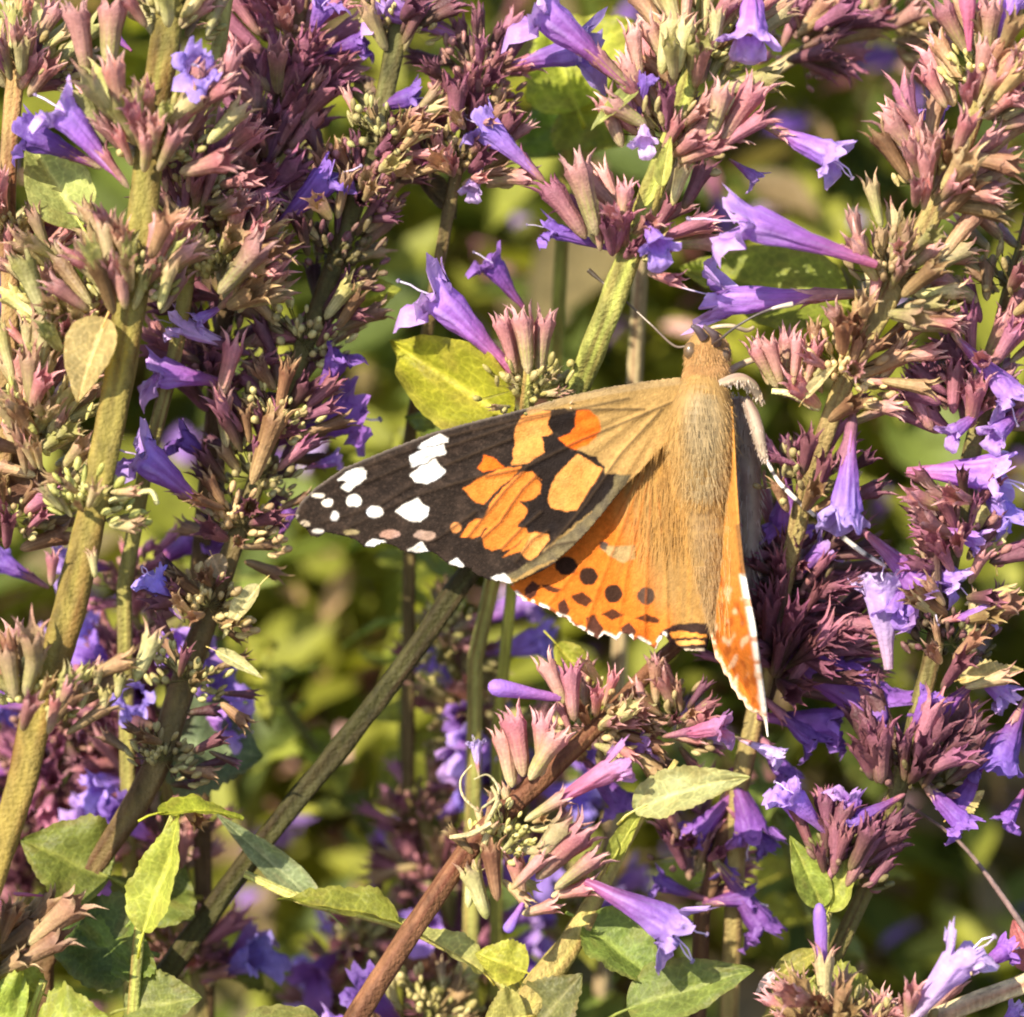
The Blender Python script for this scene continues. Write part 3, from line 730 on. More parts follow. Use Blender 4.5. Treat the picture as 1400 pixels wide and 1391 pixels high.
# under the butterfly
s = Spike('red-brown stemmed flower spike below the butterfly, with coral calyx rings and a violet trumpet',
          [(960, 850, .8, 18), (905, 900, .6, 20), (825, 985, .25, 22), (740, 1065, 0, 28), (650, 1150, -.1, 28), (565, 1270, -.2, 29), (500, 1370, -.2, 30), (450, 1450, -.2, 30)],
          (.19, .085, .045), (.14, .06, .035), seed=11, ridge=.08)
s.whorl(815, 995, .35, 20, ('pink', 'green', 'tan'), .42, (45, 105), stack=.2)
s.whorl(925, 985, .45, 12, ('tan', 'pink', 'dark'), .4, (50, 110), stack=.15)
s.whorl(690, 1150, -.15, 8, ('green', 'tan'), .3, (40, 100))
for b, t, k in [((715, 1060, -.2), (705, 960, -.25), 'pink'), ((740, 1060, -.25), (745, 965, -.3), 'pink'), ((700, 1075, -.1), (685, 985, -.1), 'pink'), ((725, 1065, -.3), (770, 985, -.4), 'pink'),
                ((680, 1230, -.3), (665, 1140, -.35), 'tan'), ((735, 1200, -.4), (815, 1120, -.5), 'pink'), ((725, 1190, -.4), (780, 1105, -.5), 'green'), ((760, 1215, -.4), (830, 1160, -.5), 'pink'),
                ((755, 1225, -.3), (820, 1210, -.4), 'pink'), ((715, 1250, -.3), (770, 1235, -.4), 'pink'), ((700, 1215, -.4), (755, 1160, -.5), 'pink'), ((640, 1240, -.2), (648, 1180, -.2), 'green'), ((665, 1255, -.2), (640, 1170, -.2), 'green'),
                ((770, 960, 0), (740, 890, 0), 'pink'), ((785, 985, 0), (775, 900, 0), 'mauve'), ((715, 1230, -.2), (700, 1160, -.3), 'pink')]:
    s.cal_px(b, t, k, 1.15)
s.bud((765, 955, 0), (668, 938, -.2), 2, 1.0)
s.flower((732, 1114, -.3), (866, 1034, -.4), 'magenta', .62)
s.flower((915, 1006, 0), (1002, 990, -.2), 'magenta', .95)
s.bud((715, 1235, -.4), (692, 1275, -.5), 2, 1.3)
s.flower((800, 1205, -.4), (945, 1285, -.5), 'violet', 1.05, 3)
s.flower((830, 1035, .4), (895, 1010, .3), 'violet', 1.2)
s.flower((800, 1040, .8), (860, 1110, .8), 'dark', 1.2)
s.twig([(660, 1140, -.25, 7), (668, 1120, -.35, 6), (680, 1095, -.4, 7), (672, 1075, -.4, 4)], (.46, .38, .2))
s.twig([(655, 1110, -.25, 4), (634, 1090, -.3, 4), (630, 1066, -.35, 3), (645, 1046, -.4, 2)], (.5, .45, .25))
s.twig([(660, 1105, -.25, 4), (682, 1084, -.4, 4), (668, 1060, -.4, 3), (648, 1066, -.4, 2)], (.5, .45, .25))
s.twig([(615, 1145, -.3, 6), (645, 1140, -.35, 8), (672, 1125, -.4, 6)], (.6, .5, .28))
s.flower((655, 1060, .2), (650, 1010, .2), 'lilac', 1.0, 2)
s.leaf((760, 880, .6), (830, 960, .6), 40, YLEAF, fold=.5)

s = Spike('olive brown leafy stem at the lower centre with a pale curled leaf near its tip',
          [(925, 1040, .2, 8), (880, 1110, .2, 14), (835, 1190, .2, 20), (780, 1290, .1, 36), (735, 1350, 0, 42), (690, 1430, 0, 44)], (.34, .26, .09), (.32, .24, .08), seed=12, name='leafy_shoot', cat='leafy shoot')
s.leaf((868, 1108, -.2), (1006, 1040, -.6), 62, (.48, .47, .20), face=-FWD + UP * .9, fold=.35, curl=.5, serr=.10, stain=.3, twist=.7, wave=.14)
s.leaf((835, 1180, .1), (875, 1105, 0), 26, (.30, .34, .06), fold=.7, serr=0)
s.leaf((800, 1262, .1), (912, 1345, -.1), 92, (.20, .30, .06), face=-FWD + UP * .4 + RIGHT * .5, fold=.5, curl=.3, serr=.08)
s.leaf((858, 1380, -.1), (1022, 1318, -.4), 84, (.16, .21, .045), fold=.35, curl=.35, serr=.05)
s.leaf((720, 1330, .1), (650, 1300, .1), 60, YLEAF, fold=.5, serr=.1)
s.leaf((720, 1420, -.1), (790, 1330, -.2), 90, (.19, .20, .07), fold=.3, serr=.16)
s.leaf((720, 1390, -.2), (660, 1400, -.3), 70, (.40, .38, .10), fold=.6, serr=.1)

s = Spike('toppled yellow-green leafy shoot crossing low behind the red-brown stem',
          [(335, 1195, .4, 10), (420, 1232, .3, 14), (520, 1255, .3, 16), (610, 1290, .3, 20), (690, 1340, .3, 24), (730, 1430, .4, 24)], (.42, .43, .13), seed=13, name='leafy_shoot', cat='leafy shoot')
s.leaf((545, 1262, .2), (382, 1218, .1), 62, (.22, .25, .035), face=-FWD * .5 + UP, fold=.7, curl=.2, serr=.12)
s.leaf((660, 1330, .2), (570, 1265, .1), 46, (.42, .42, .14), face=-FWD * .7 + UP, fold=.8, curl=.2, serr=.06)
s.leaf((440, 1240, .4), (295, 1115, .6), 40, (.22, .28, .13), fold=.6, curl=-.2, serr=.02)

# lower left leaves
s = Spike('leafy green shoot at the lower left with a bright bent leaf at its top',
          [(238, 1110, -.1, 8), (205, 1200, 0, 14), (190, 1280, .1, 16), (180, 1420, .2, 18)], (.36, .38, .10), seed=14, name='leafy_shoot', cat='leafy shoot')
s.leaf((196, 1275, -.2), (258, 1112, -.3), 70, (.34, .37, .06), face=-FWD + RIGHT * -.5 + UP * .3, fold=.6, curl=-.2, serr=.08)
s.leaf((215, 1112, -.3), (335, 1092, -.1), 56, (.28, .31, .03), face=UP + -FWD * .4, fold=.3, curl=.5, serr=.04)
s.leaf((150, 1200, .5), (30, 1145, .4), 120, (.18, .22, .04), fold=.3, serr=.06)
s.leaf((180, 1260, .4), (110, 1330, .3), 150, GLEAF, fold=.2, serr=.06)
s.leaf((190, 1260, .6), (250, 1180, .9), 120, (.13, .17, .03), fold=.2, serr=.05)
s.leaf((190, 1300, .4), (60, 1280, .3), 130, (.09, .14, .035), fold=.3, serr=.06)
s.leaf((170, 1380, .2), (270, 1360, 0), 90, (.20, .24, .06), fold=.3, serr=.08)

s = Spike('yellow-green leafy shoot in the bottom left corner', [(60, 1340, -.2, 12), (40, 1400, -.2, 14), (20, 1500, -.2, 16)], (.36, .38, .10), seed=15, name='leafy_shoot', cat='leafy shoot')
s.leaf((30, 1400, -.4), (-40, 1375, -.5), 110, (.30, .35, .05), fold=.4, serr=.1)
s.leaf((50, 1420, -.5), (150, 1390, -.6), 110, (.32, .37, .06), face=UP - FWD * .8, fold=.5, serr=.1)
s.leaf((60, 1360, -.1), (-30, 1320, -.1), 60, (.26, .30, .05), face=UP - FWD, fold=.3, serr=.1)
s.leaf((330, 1400, 0), (480, 1390, 0), 60, (.2, .22, .06), face=UP - FWD * .4, fold=.3, serr=.02)

s = Spike('faded straw-brown seed head low on the left edge',
          [(60, 1225, -.1, 16), (10, 1290, -.1, 18), (-40, 1400, -.1, 18)], (.3, .2, .1), seed=16)
for b, t in [((-10, 1310, -.2), (70, 1250, -.3)), ((0, 1290, -.3), (20, 1225, -.4)), ((20, 1320, -.3), (100, 1270, -.4)), ((-20, 1280, -.2), (45, 1240, -.2)), ((40, 1290, -.3), (125, 1215, -.4)), ((30, 1280, -.2), (95, 1220, -.2)), ((-20, 1340, -.3), (50, 1300, -.4))]:
    s.cal_px(b, t, 'tan', 1.3)
s.bud((60, 1225, -.2), (18, 1222, -.3), 0, .6)

# bottom right
s = Spike('pink flower head at the bottom edge with one bare pale flower tube standing up',
          [(1140, 1350, -.3, 14), (1130, 1420, -.3, 18), (1120, 1500, -.3, 20)], (.4, .3, .14), seed=17)
s.whorl(1135, 1405, -.3, 22, ('pink', 'pink', 'tan'), .48, (20, 85), stack=.15)
s.cal_px((1128, 1395, -.4), (1125, 1285, -.5), 'green', .9)
s.bud((1128, 1385, -.4), (1120, 1235, -.5), 2, .45)
s.leaf((1060, 1330, -.1), (1030, 1360, -.1), 14, (.7, .55, .6), serr=0, name='bract')
s.leaf((1060, 1335, .3), (1130, 1290, .3), 30, (.3, .3, .06), serr=0)
s.leaf((1120, 1380, .1), (1215, 1370, -.1), 110, (.34, .36, .07), fold=.3, serr=.12)
s.leaf((1110, 1340, .3), (1060, 1400, .3), 80, (.22, .26, .06), fold=.3, serr=.1)

s = Spike('pale woody stem crossing the bottom right corner with a large lilac flower on it',
          [(1480, 1310, -.3, 22), (1400, 1345, -.3, 24), (1320, 1375, -.3, 24), (1230, 1420, -.3, 24), (1160, 1500, -.3, 24)], (.52, .42, .24), seed=18)
s.flower((1235, 1410, -.6), (1335, 1285, -.8), 'lilac', .9, 2)
s.whorl(1240, 1420, -.3, 10, ('pink', 'pink'), .45, (20, 80), axis=UP)
s.flower((1330, 1330, -.2), (1385, 1290, -.1), 'dark', 1.2, 1)
s.flower((1360, 1420, -.1), (1395, 1370, -.1), 'violet', 1.1)
s.leaf((1420, 1330, .1), (1385, 1255, .2), 50, (.45, .14, .14), serr=.05)
s.twig([(1240, 1100, .6, 5), (1310, 1150, .6, 5), (1370, 1225, .4, 8), (1420, 1300, 0, 10)], (.22, .16, .14))

s = Spike('dried straw flower spike high on the right, out of focus, against pale ground',
          [(1260, -60, 1.5, 20), (1190, 20, 1.4, 20), (1120, 60, 1.2, 18), (1040, 110, 1.1, 18), (960, 180, 1.2, 18), (880, 300, 1.6, 20)], (.50, .40, .22), seed=19)
s.whorl(1215, 20, 1.4, 14, ('tan', 'tan', 'pink'), .45, (20, 90), stack=.2)
s.whorl(1095, 60, 1.1, 16, ('mauve', 'dark', 'tan'), .5, (20, 80), stack=.3)

s = Spike('shoot with one bright yellow-green leaf lying just above the edge of the forewing',
          [(700, 560, .5, 12), (715, 640, .7, 14), (700, 800, 1.2, 16), (680, 1000, 1.8, 18)], (.36, .38, .08), seed=20, name='leafy_shoot', cat='leafy shoot')
s.leaf((700, 575, .35), (525, 462, .5), 112, (.30, .31, .025), face=-FWD + UP * .15 - RIGHT * .3, fold=.8, curl=.35, serr=.02, wave=.12, stain=.2)
s.leaf((690, 590, .8), (545, 560, 1.2), 90, (.15, .19, .03), fold=.3)
s = Spike('yellow-green shoot of crumpled leaves behind the long violet trumpet at the top',
          [(790, 60, 1.6, 16), (780, 160, 1.7, 18), (770, 300, 2, 20), (760, 500, 2.4, 20)], (.36, .38, .08), seed=21, name='leafy_shoot', cat='leafy shoot')
s.leaf((790, 150, 1.4), (745, 30, 1.2), 110, (.30, .33, .035), fold=.5, curl=.4, serr=.05)
s.leaf((790, 90, 1.5), (860, 20, 1.4), 100, (.30, .33, .04), fold=.3, curl=.4, serr=.05)
s.leaf((785, 130, 1.7), (860, 190, 1.6), 150, (.22, .26, .03), fold=.3, curl=.4, serr=.05)
s.leaf((775, 210, 2), (740, 130, 2.0), 110, (.12, .17, .03), fold=.3, curl=.4, serr=.05)

for s in ALL: s.finish()

# ------------------------------------------------------------------ butterfly
def z1(pts, ox=380, oy=420, k=360 / 1391): return [(ox + x * k, oy + y * k) for x, y in pts]
def z2(pts): return z1(pts, 680, 420, 400 / 1391)
def z3(pts): return z1(pts, 680, 700, 400 / 1400)
def inside(x, y, poly):
    r = False; j = len(poly) - 1
    for i in range(len(poly)):
        xi, yi = poly[i]; xj, yj = poly[j]
        if (yi > y) != (yj > y) and x < (xj - xi) * (y - yi) / (yj - yi) + xi: r = not r
        j = i
    return r
class Patch:
    def __init__(s, poly, col):
        s.p = poly; s.c = col
        xs = [a for a, b in poly]; ys = [b for a, b in poly]; s.b = (min(xs), max(xs), min(ys), max(ys))
    def hit(s, x, y): return s.b[0] <= x <= s.b[1] and s.b[2] <= y <= s.b[3] and inside(x, y, s.p)
def oval(cx, cy, rx, ry, n=14): return [(cx + rx * math.cos(6.2832 * i / n), cy + ry * math.sin(6.2832 * i / n)) for i in range(n)]
def seg_d(x, y, a, b):
    ax, ay = a; bx, by = b; dx, dy = bx - ax, by - ay
    t = max(0, min(1, ((x - ax) * dx + (y - ay) * dy) / (dx * dx + dy * dy + 1e-9)))
    return math.hypot(x - ax - t * dx, y - ay - t * dy)
def line_d(x, y, pts): return min(seg_d(x, y, a, b) for a, b in zip(pts, pts[1:]))

WHITE = (.74, .70, .63); BLK = (.016, .011, .009); BRN = (.023, .016, .012); ORG = (.60, .175, .028); ORL = (.63, .245, .058); ORR = (.66, .125, .012)
TAN = (.38, .235, .08); TAN2 = (.26, .165, .06); GREY = (.16, .125, .06)

FW_OUT = [(930, 516), (880, 522), (830, 530), (770, 543), (715, 560), (650, 576), (590, 592), (530, 615), (470, 640), (430, 668), (410, 688), (403, 704),
          (409, 716), (418, 722), (424, 732), (434, 735), (446, 728), (460, 731), (474, 734), (486, 738), (498, 748), (510, 749), (522, 742), (536, 745), (548, 752), (562, 757), (576, 756), (590, 754), (602, 762), (614, 773), (630, 776), (640, 776), (652, 786), (668, 793), (684, 795), (698, 799),
          (716, 792), (736, 783), (756, 772), (778, 752), (800, 730), (824, 702), (850, 670), (880, 640), (912, 606), (940, 570)]
FW = [Patch(p, c) for p, c in [
    # base of the wing
    ([(722, 560), (770, 545), (935, 512), (945, 580), (880, 645), (800, 735), (770, 760), (700, 800), (690, 790), (720, 775), (752, 745), (775, 725), (800, 700), (830, 655), (826, 640), (815, 625), (785, 615), (800, 600), (818, 585), (815, 568), (800, 562), (760, 560)], 'tan'),
    (z2([(560, 790), (640, 800), (560, 930), (440, 1080), (300, 1190), (180, 1235), (90, 1290), (20, 1290), (110, 1240), (240, 1150), (330, 1080), (440, 980), (530, 880)]), 'grey'),
    # black band
    (z2([(120, 775), (230, 710), (380, 680), (330, 760), (275, 840), (240, 870), (235, 930), (270, 955), (330, 972), (385, 962), (450, 860), (500, 800), (565, 790), (545, 860), (500, 920), (430, 985), (310, 1080), (245, 1085), (150, 1095), (115, 1030), (150, 930), (215, 870), (200, 810)]), BLK),
    # orange patches
    (z2([(110, 520), (160, 488), (250, 492), (245, 560), (265, 600), (212, 620), (228, 690), (140, 745), (65, 750), (80, 660), (85, 590)]), ORL),
    (z2([(375, 495), (420, 487), (480, 520), (490, 590), (440, 650), (375, 682), (325, 660), (285, 625), (340, 605), (365, 570)]), ORR),
    (z2([(245, 870), (290, 790), (380, 698), (420, 720), (500, 772), (450, 855), (380, 962), (330, 970), (255, 955), (238, 930)]), ORL),
    (z1([(975, 960), (1060, 905), (1180, 850), (1290, 840), (1240, 900), (1160, 960), (1090, 1040), (1040, 1035)]), ORG),
    (z1([(1060, 850), (1090, 785), (1135, 790), (1195, 842), (1080, 872)]), ORR),
    (z1([(1085, 1125), (1115, 1045), (1180, 962), (1290, 868), (1345, 872), (1391, 915)]) + z2([(175, 800), (210, 845), (205, 890), (150, 918), (105, 925), (140, 965), (120, 1010), (70, 1060), (0, 1140)]), ORG),
    (z1([(960, 1215), (1010, 1140), (1095, 1110), (1130, 1130), (1065, 1210), (1035, 1225)]), ORG),
    (z1([(1070, 1215), (1160, 1120), (1250, 1030), (1320, 1085), (1260, 1165), (1170, 1275), (1130, 1285), (1085, 1265)]), ORG),
    (z1([(1170, 1275), (1255, 1165), (1310, 1165), (1325, 1200), (1230, 1280), (1190, 1290)]), ORG),
    (z1([(1280, 1290), (1340, 1200), (1420, 1190)]) + z2([(150, 1075), (100, 1130), (20, 1190)]), ORG),
    (z2([(110, 1165), (170, 1075), (245, 1080), (250, 1110), (160, 1210), (125, 1190)]), ORL),
    (z1(oval(940, 1165, 30, 28), ), (.5, .2, .06)),
    (z2(oval(306, 545, 62, 64)), BLK),
    (z2([(210, 612), (258, 605), (322, 650), (350, 685), (300, 715), (225, 705)]), BLK),
    # white marks of the wing tip
    (z1([(730, 745), (780, 705), (860, 668), (900, 690), (900, 718), (840, 728), (760, 748)]), WHITE),
    (z1([(695, 790), (760, 752), (880, 728), (888, 772), (840, 788), (745, 838), (705, 848)]), WHITE),
    (z1([(695, 888), (740, 850), (830, 803), (850, 830), (885, 868), (850, 900), (790, 937), (728, 927)]), WHITE),
    (z1([(315, 910), (360, 870), (440, 845), (468, 870), (465, 905), (420, 940), (375, 972), (330, 955), (365, 925)]), WHITE),
    (z1(oval(402, 1022, 44, 32)), WHITE), (z1(oval(513, 1082, 46, 32)), WHITE),
    (z1([(620, 1080), (670, 1038), (735, 1010), (760, 1038), (797, 1060), (792, 1100), (745, 1140), (690, 1127)]), WHITE),
    (z1(oval(212, 996, 34, 13)), (.6, .54, .45)), (z1(oval(262, 1035, 28, 20)), (.75, .66, .55)), (z1(oval(300, 1105, 22, 28)), (.62, .57, .5)),
    (z1(oval(215, 1185, 32, 14)), (.5, .44, .36)), (z1(oval(85, 1105, 22, 10)), (.35, .28, .22)), (z1(oval(140, 1145, 30, 16)), (.4, .33, .24)),
    (z1([(455, 1262), (500, 1225), (570, 1240), (560, 1270)]), WHITE), (z1([(685, 1285), (760, 1240), (805, 1300), (780, 1310)]), WHITE),
    (z1([(905, 1350), (945, 1325), (985, 1365), (975, 1391)]), WHITE), ([(670, 790), (690, 783), (700, 797), (690, 800)], WHITE),
    (z1(oval(590, 1200, 55, 25)), (.34, .2, .15)), (z1(oval(775, 1205, 60, 26)), (.30, .2, .15)), (z1(oval(390, 1190, 45, 14)), (.25, .2, .1)),
]]
FW_VEIN = [[(925, 548), (860, 575), (790, 604), (715, 641), (664, 652)], [(719, 641), (690, 672), (662, 707), (640, 735)], [(735, 650), (716, 668), (700, 690), (684, 715), (655, 740)],
           [(740, 700), (714, 722), (685, 752)], [(750, 725), (728, 738), (705, 768)], [(790, 740), (760, 745), (722, 770)], [(905, 560), (850, 620), (800, 690), (745, 755)],
           [(880, 560), (780, 560), (700, 575), (600, 600), (480, 645)], [(860, 545), (720, 575), (610, 612), (500, 660)], [(700, 600), (600, 640), (520, 690), (440, 715)], [(650, 700), (600, 735), (560, 752)], [(660, 650), (560, 680), (470, 725)]]
def fw_col(x, y):
    jx = x + 2.4 * nz(x * .09, y * .09, 3) + .5 * nz(x * .4, y * .4); jy = y + 2.4 * nz(x * .09, y * .09, 8) + .5 * nz(x * .4, y * .4, 4)
    edge = line_d(x, y, FW_OUT[:12])
    c = mix(BRN, BLK, .5 + .5 * nz(x * .02, y * .02, 1))
    c = mix(c, (.085, .055, .04), .45 * max(0, nz(x * .05, y * .09, 5)) + (.3 if nz(x * .3, y * .3) > .3 else 0))
    for p in FW:
        if p.hit(jx, jy):
            if p.c == 'tan':
                a = math.atan2(y - 530, 925 - x)
                c = mix(TAN, TAN2, .5 + .8 * nz(a * 22, math.hypot(x - 925, y - 530) * .006, 2))
                c = mix(c, (.45, .255, .085), .5 * sm(560, 640, y) * sm(790, 880, x))
            elif p.c == 'grey': c = mix(GREY, (.10, .08, .05), .5 + nz(x * .06, y * .06, 6))
            else:
                k = .5 * nz(x * .045, y * .045, 2); c = mix(p.c, (p.c[0] * 1.05, p.c[1] * 1.35, p.c[2] * 1.9), k) if k > 0 else mix(p.c, (p.c[0] * .8, p.c[1] * .75, p.c[2] * .7), -k * 1.5)
    v = min(line_d(x, y, l) for l in FW_VEIN)
    if v < 2.6: c = mix(c, (.04, .025, .015), .9 * (1 - v / 2.6) * (.4 if x < 610 else 1))
    if edge < 4 and x < 760: c = mix(c, (.22, .18, .15), .6 * (1 - edge / 4))
    if edge < 10 and x >= 720: c = mix(c, (.34, .24, .12), .6)
    return c

HW_OUT = [(935, 560), (890, 620), (850, 665), (820, 700), (790, 738), (760, 768), (735, 782), (712, 790), (697, 802), (706, 812), (716, 822), (728, 824), (741, 830), (754, 835), (764, 843), (775, 846), (784, 855), (797, 861), (806, 868), (818, 874), (826, 867), (834, 870), (843, 876), (850, 867), (858, 866), (866, 876), (874, 874), (884, 880), (896, 888), (902, 876), (908, 868),
          (916, 878), (926, 884), (938, 890), (950, 890), (964, 891), (968, 880), (970, 860), (975, 830), (985, 760), (992, 660), (985, 580)]
HWP = [Patch(p, c) for p, c in [
    (z3([(500, 150), (560, 165), (655, 160), (660, 225), (600, 245), (530, 205), (500, 180)]), (.33, .23, .10)), (z3([(488, 140), (530, 150), (520, 185), (490, 175)]), (.07, .05, .04)),
    (z3(oval(330, 258, 56, 46)), BLK), (z3(oval(435, 308, 44, 44)), BLK), (z3(oval(555, 392, 45, 44)), BLK), (z3(oval(712, 402, 43, 42)), (.06, .04, .03)),
    (z3([(205, 345), (250, 352), (315, 372), (290, 388), (245, 380)]), (.05, .018, .01)), (z3([(352, 405), (405, 382), (458, 428), (420, 454), (380, 438)]), (.05, .018, .01)),
    (z3([(495, 492), (545, 464), (606, 493), (550, 520)]), (.05, .018, .01)), (z3([(660, 508), (710, 488), (775, 515), (770, 532), (700, 525)]), (.05, .018, .01)),
    (z3([(130, 370), (165, 330), (205, 350), (185, 400), (155, 420), (130, 400)]), (.05, .02, .015)), (z3([(288, 440), (325, 412), (344, 470), (326, 512), (292, 496)]), (.05, .02, .015)),
    (z3([(425, 505), (462, 492), (508, 560), (485, 612), (430, 598)]), (.05, .02, .015)), (z3([(592, 550), (632, 532), (665, 570), (648, 612), (595, 606)]), (.05, .02, .015)),
    (z3([(765, 600), (800, 560), (830, 580), (860, 640), (840, 660), (780, 650)]), (.05, .02, .015)),
    (z3([(800, 560), (870, 535), (1010, 532), (1030, 580), (1040, 720), (960, 720), (840, 660)]), (.025, .014, .014)),
    (z3([(822, 580), (870, 570), (1000, 588), (1000, 602), (900, 600), (840, 606)]), (.72, .28, .05)), (z3([(850, 620), (930, 612), (990, 616), (995, 632), (870, 640)]), (.74, .36, .10)), (z3([(880, 660), (990, 655), (995, 680), (900, 678)]), (.62, .52, .38)),
]]
HW_VEIN = [[(880, 640), (830, 730), (780, 790), (745, 833)], [(880, 650), (840, 750), (815, 815), (800, 862)], [(885, 660), (862, 760), (850, 830), (846, 868)], [(890, 670), (885, 770), (882, 840), (882, 878)], [(900, 680), (910, 780), (912, 870)]]
def hw_col(x, y):
    jx = x + 1.6 * nz(x * .13, y * .13, 3); jy = y + 1.6 * nz(x * .13, y * .13, 8)
    g = .35 * nz(x * .05, y * .05, 7)
    c = mix((.53, .115, .012), (.60, .17, .022), .5 + g)
    # hairy tan inner part
    t = sm(835, 905, x + .3 * (760 - y) + 14 * nz(x * .08, y * .02, 1)) * (1 - .85 * sm(815, 860, y) * sm(930, 905, x))
    c = mix(c, mix((.38, .20, .05), (.28, .165, .058), .5 + .8 * nz(x * .16, y * .012, 4)), t)
    for p in HWP:
        if p.hit(jx, jy): c = mix(p.c, c, .03)
    v = min(line_d(x, y, l) for l in HW_VEIN)
    if v < 2.2 and x < 905: c = mix(c, (.30, .07, .01), .7 * (1 - v / 2.2))
    e = line_d(x, y, HW_OUT[8:31])
    if e < 5 and nz(x * .10, y * .10, 11) > -.05: c = mix(c, (.86, .80, .68), .9 * sm(5, 2.5, e))
    elif e < 4 and x > 740: c = mix(c, (.08, .03, .02), .7)
    return c

RH_OUT = [(980, 560), (1000, 556), (1003, 600), (1006, 660), (1010, 720), (1016, 775), (1022, 810), (1030, 850), (1036, 890), (1042, 930), (1047, 970), (1049, 1008), (1043, 985), (1036, 976), (1028, 974), (1020, 968), (1016, 958), (1010, 956), (1006, 946), (1000, 940), (996, 926), (990, 922), (985, 908), (978, 900), (974, 880), (968, 850), (972, 800), (980, 740), (984, 660)]
def rh_col(x, y):
    c = mix((.55, .15, .02), (.42, .21, .05), sm(860, 740, y) * .8)
    c = mix(c, (.5, .22, .05), .6 * max(0, nz(x * .12, y * .02, 3)))
    if y > 760: c = mix(c, (.30, .07, .012), .8 * sm(.1, .35, nz(x * .12, y * .05, 7)))
    if y > 800: c = mix(c, (.72, .55, .36), .6 * sm(.15, .4, nz(x * .10 + 4, y * .06, 3)))
    e = line_d(x, y, RH_OUT[4:12])
    if e < 9 and y > 785: c = mix(c, (.84, .78, .68), sm(9, 4, e) * (1 if nz(0, y * .06, 2) > -.15 else .25))
    if e < 4 and y < 790: c = mix(c, (.14, .07, .03), .8)
    e2 = line_d(x, y, RH_OUT[11:26])
    if e2 < 5: c = mix(c, (.80, .68, .5), .7 * (1 if nz(x * .15, y * .1, 5) > -.1 else .2))
    return c

RF_OUT = [(1000, 556), (1018, 590), (1028, 630), (1033, 690), (1032, 740), (1028, 780), (1024, 812), (1017, 800), (1012, 740), (1006, 660), (1002, 600)]
def rf_col(x, y): return mix((.62, .52, .45), (.36, .28, .23), .5 + nz(x * .06, y * .04, 3) * 1.2)

def wing(name, root, outline, colf, depthf, step, label=None, mat=None):
    # smoothed outline first, then a hexagonal field of points inside it
    n = len(outline); ol = []
    for i in range(n):
        a = outline[i]; b = outline[(i + 1) % n]; L = math.hypot(b[0] - a[0], b[1] - a[1]); k = max(1, int(L / step))
        for j in range(k): ol.append((a[0] + (b[0] - a[0]) * j / k, a[1] + (b[1] - a[1]) * j / k))
    if step < 2.5: ol = [(a + 1.7 * nz(i * .55, 3) + 1.0 * nz(i * 1.7, 8), b + 1.7 * nz(i * .55, 11) + 1.0 * nz(i * 1.7, 2)) for i, (a, b) in enumerate(ol)]
    xs = [p[0] for p in ol]; ys = [p[1] for p in ol]
    pts = [Vector(p) for p in ol]; m = len(pts)
    y = min(ys); r = 0
    while y < max(ys):
        x = min(xs) + (step / 2 if r % 2 else 0)
        while x < max(xs):
            if inside(x, y, ol) and line_d_fast(x, y, ol, step * .6): pts.append(Vector((x, y)))
            x += step
        y += step * .866; r += 1
    v, e, f, *_ = delaunay_2d_cdt(pts, [], [list(range(m))], 1, 1e-4)
    mb = MB()
    for p in v:
        cs = [colf(p.x + a * step, p.y + b * step) for a, b in ((0, 0), (.33, .18), (-.33, -.18), (.18, -.33), (-.18, .33))]
        mb.add(P(p.x, p.y, depthf(p.x, p.y)), tuple(sum(c[i] for c in cs) / 5 for i in range(3)))
    mb.f = [tuple(q) for q in f]
    # upper side looks to the camera
    me = mb.mesh(name, mat or M_WING)
    bm = bmesh.new(); bm.from_mesh(me); bmesh.ops.recalc_face_normals(bm, faces=bm.faces)
    bm.faces.ensure_lookup_table()
    if sum(fc.normal.dot(FWD) for fc in bm.faces) > 0: bmesh.ops.reverse_faces(bm, faces=bm.faces)
    bm.to_mesh(me); bm.free()
    o = link(name, me, root)
    so = o.modifiers.new('thickness', 'SOLIDIFY'); so.thickness = .010; so.offset = -1
    if label: o['label'] = label
    return o
def line_d_fast(x, y, ol, lim):
    for (a, b) in ol:
        if abs(a - x) < lim and abs(b - y) < lim: return False
    return True

def fw_depth(x, y):
    u = max(0, (925 - x) / 520)
    a = math.atan2(y - 530, 930 - x); r = math.hypot(x - 930, y - 530)
    return .02 + .30 * u * u - .10 * math.sin(min(1, u) * math.pi) + .022 * nz(a * 9, r * .002, 5) * sm(20, 150, r) + .0008 * (y - 640) * sm(0, .4, u) - .02 * nz(x * .02, y * .02) - .011 * math.exp(-(min(line_d(x, y, l) for l in FW_VEIN) / 3.2) ** 2)
def hw_depth(x, y):
    a = math.atan2(y - 560, 930 - x + 1e-6); r = math.hypot(x - 930, y - 560)
    return .10 + .0009 * (930 - x) * .6 + .00035 * (y - 700) + .020 * nz(a * 8, r * .002, 9) * sm(60, 200, r) - .04 * sm(840, 890, y) * math.sin(x * .14) - .010 * math.exp(-(min(line_d(x, y, l) for l in HW_VEIN) / 3.2) ** 2)
def rh_depth(x, y):
    xin = lerp(982, 972, sm(560, 850, y)) if y < 850 else lerp(972, 1040, sm(850, 1000, y))
    return .06 - .018 * max(0, x - xin) + .010 * math.sin(y * .09)
def rf_depth(x, y): return .02 + .012 * (x - 1000)

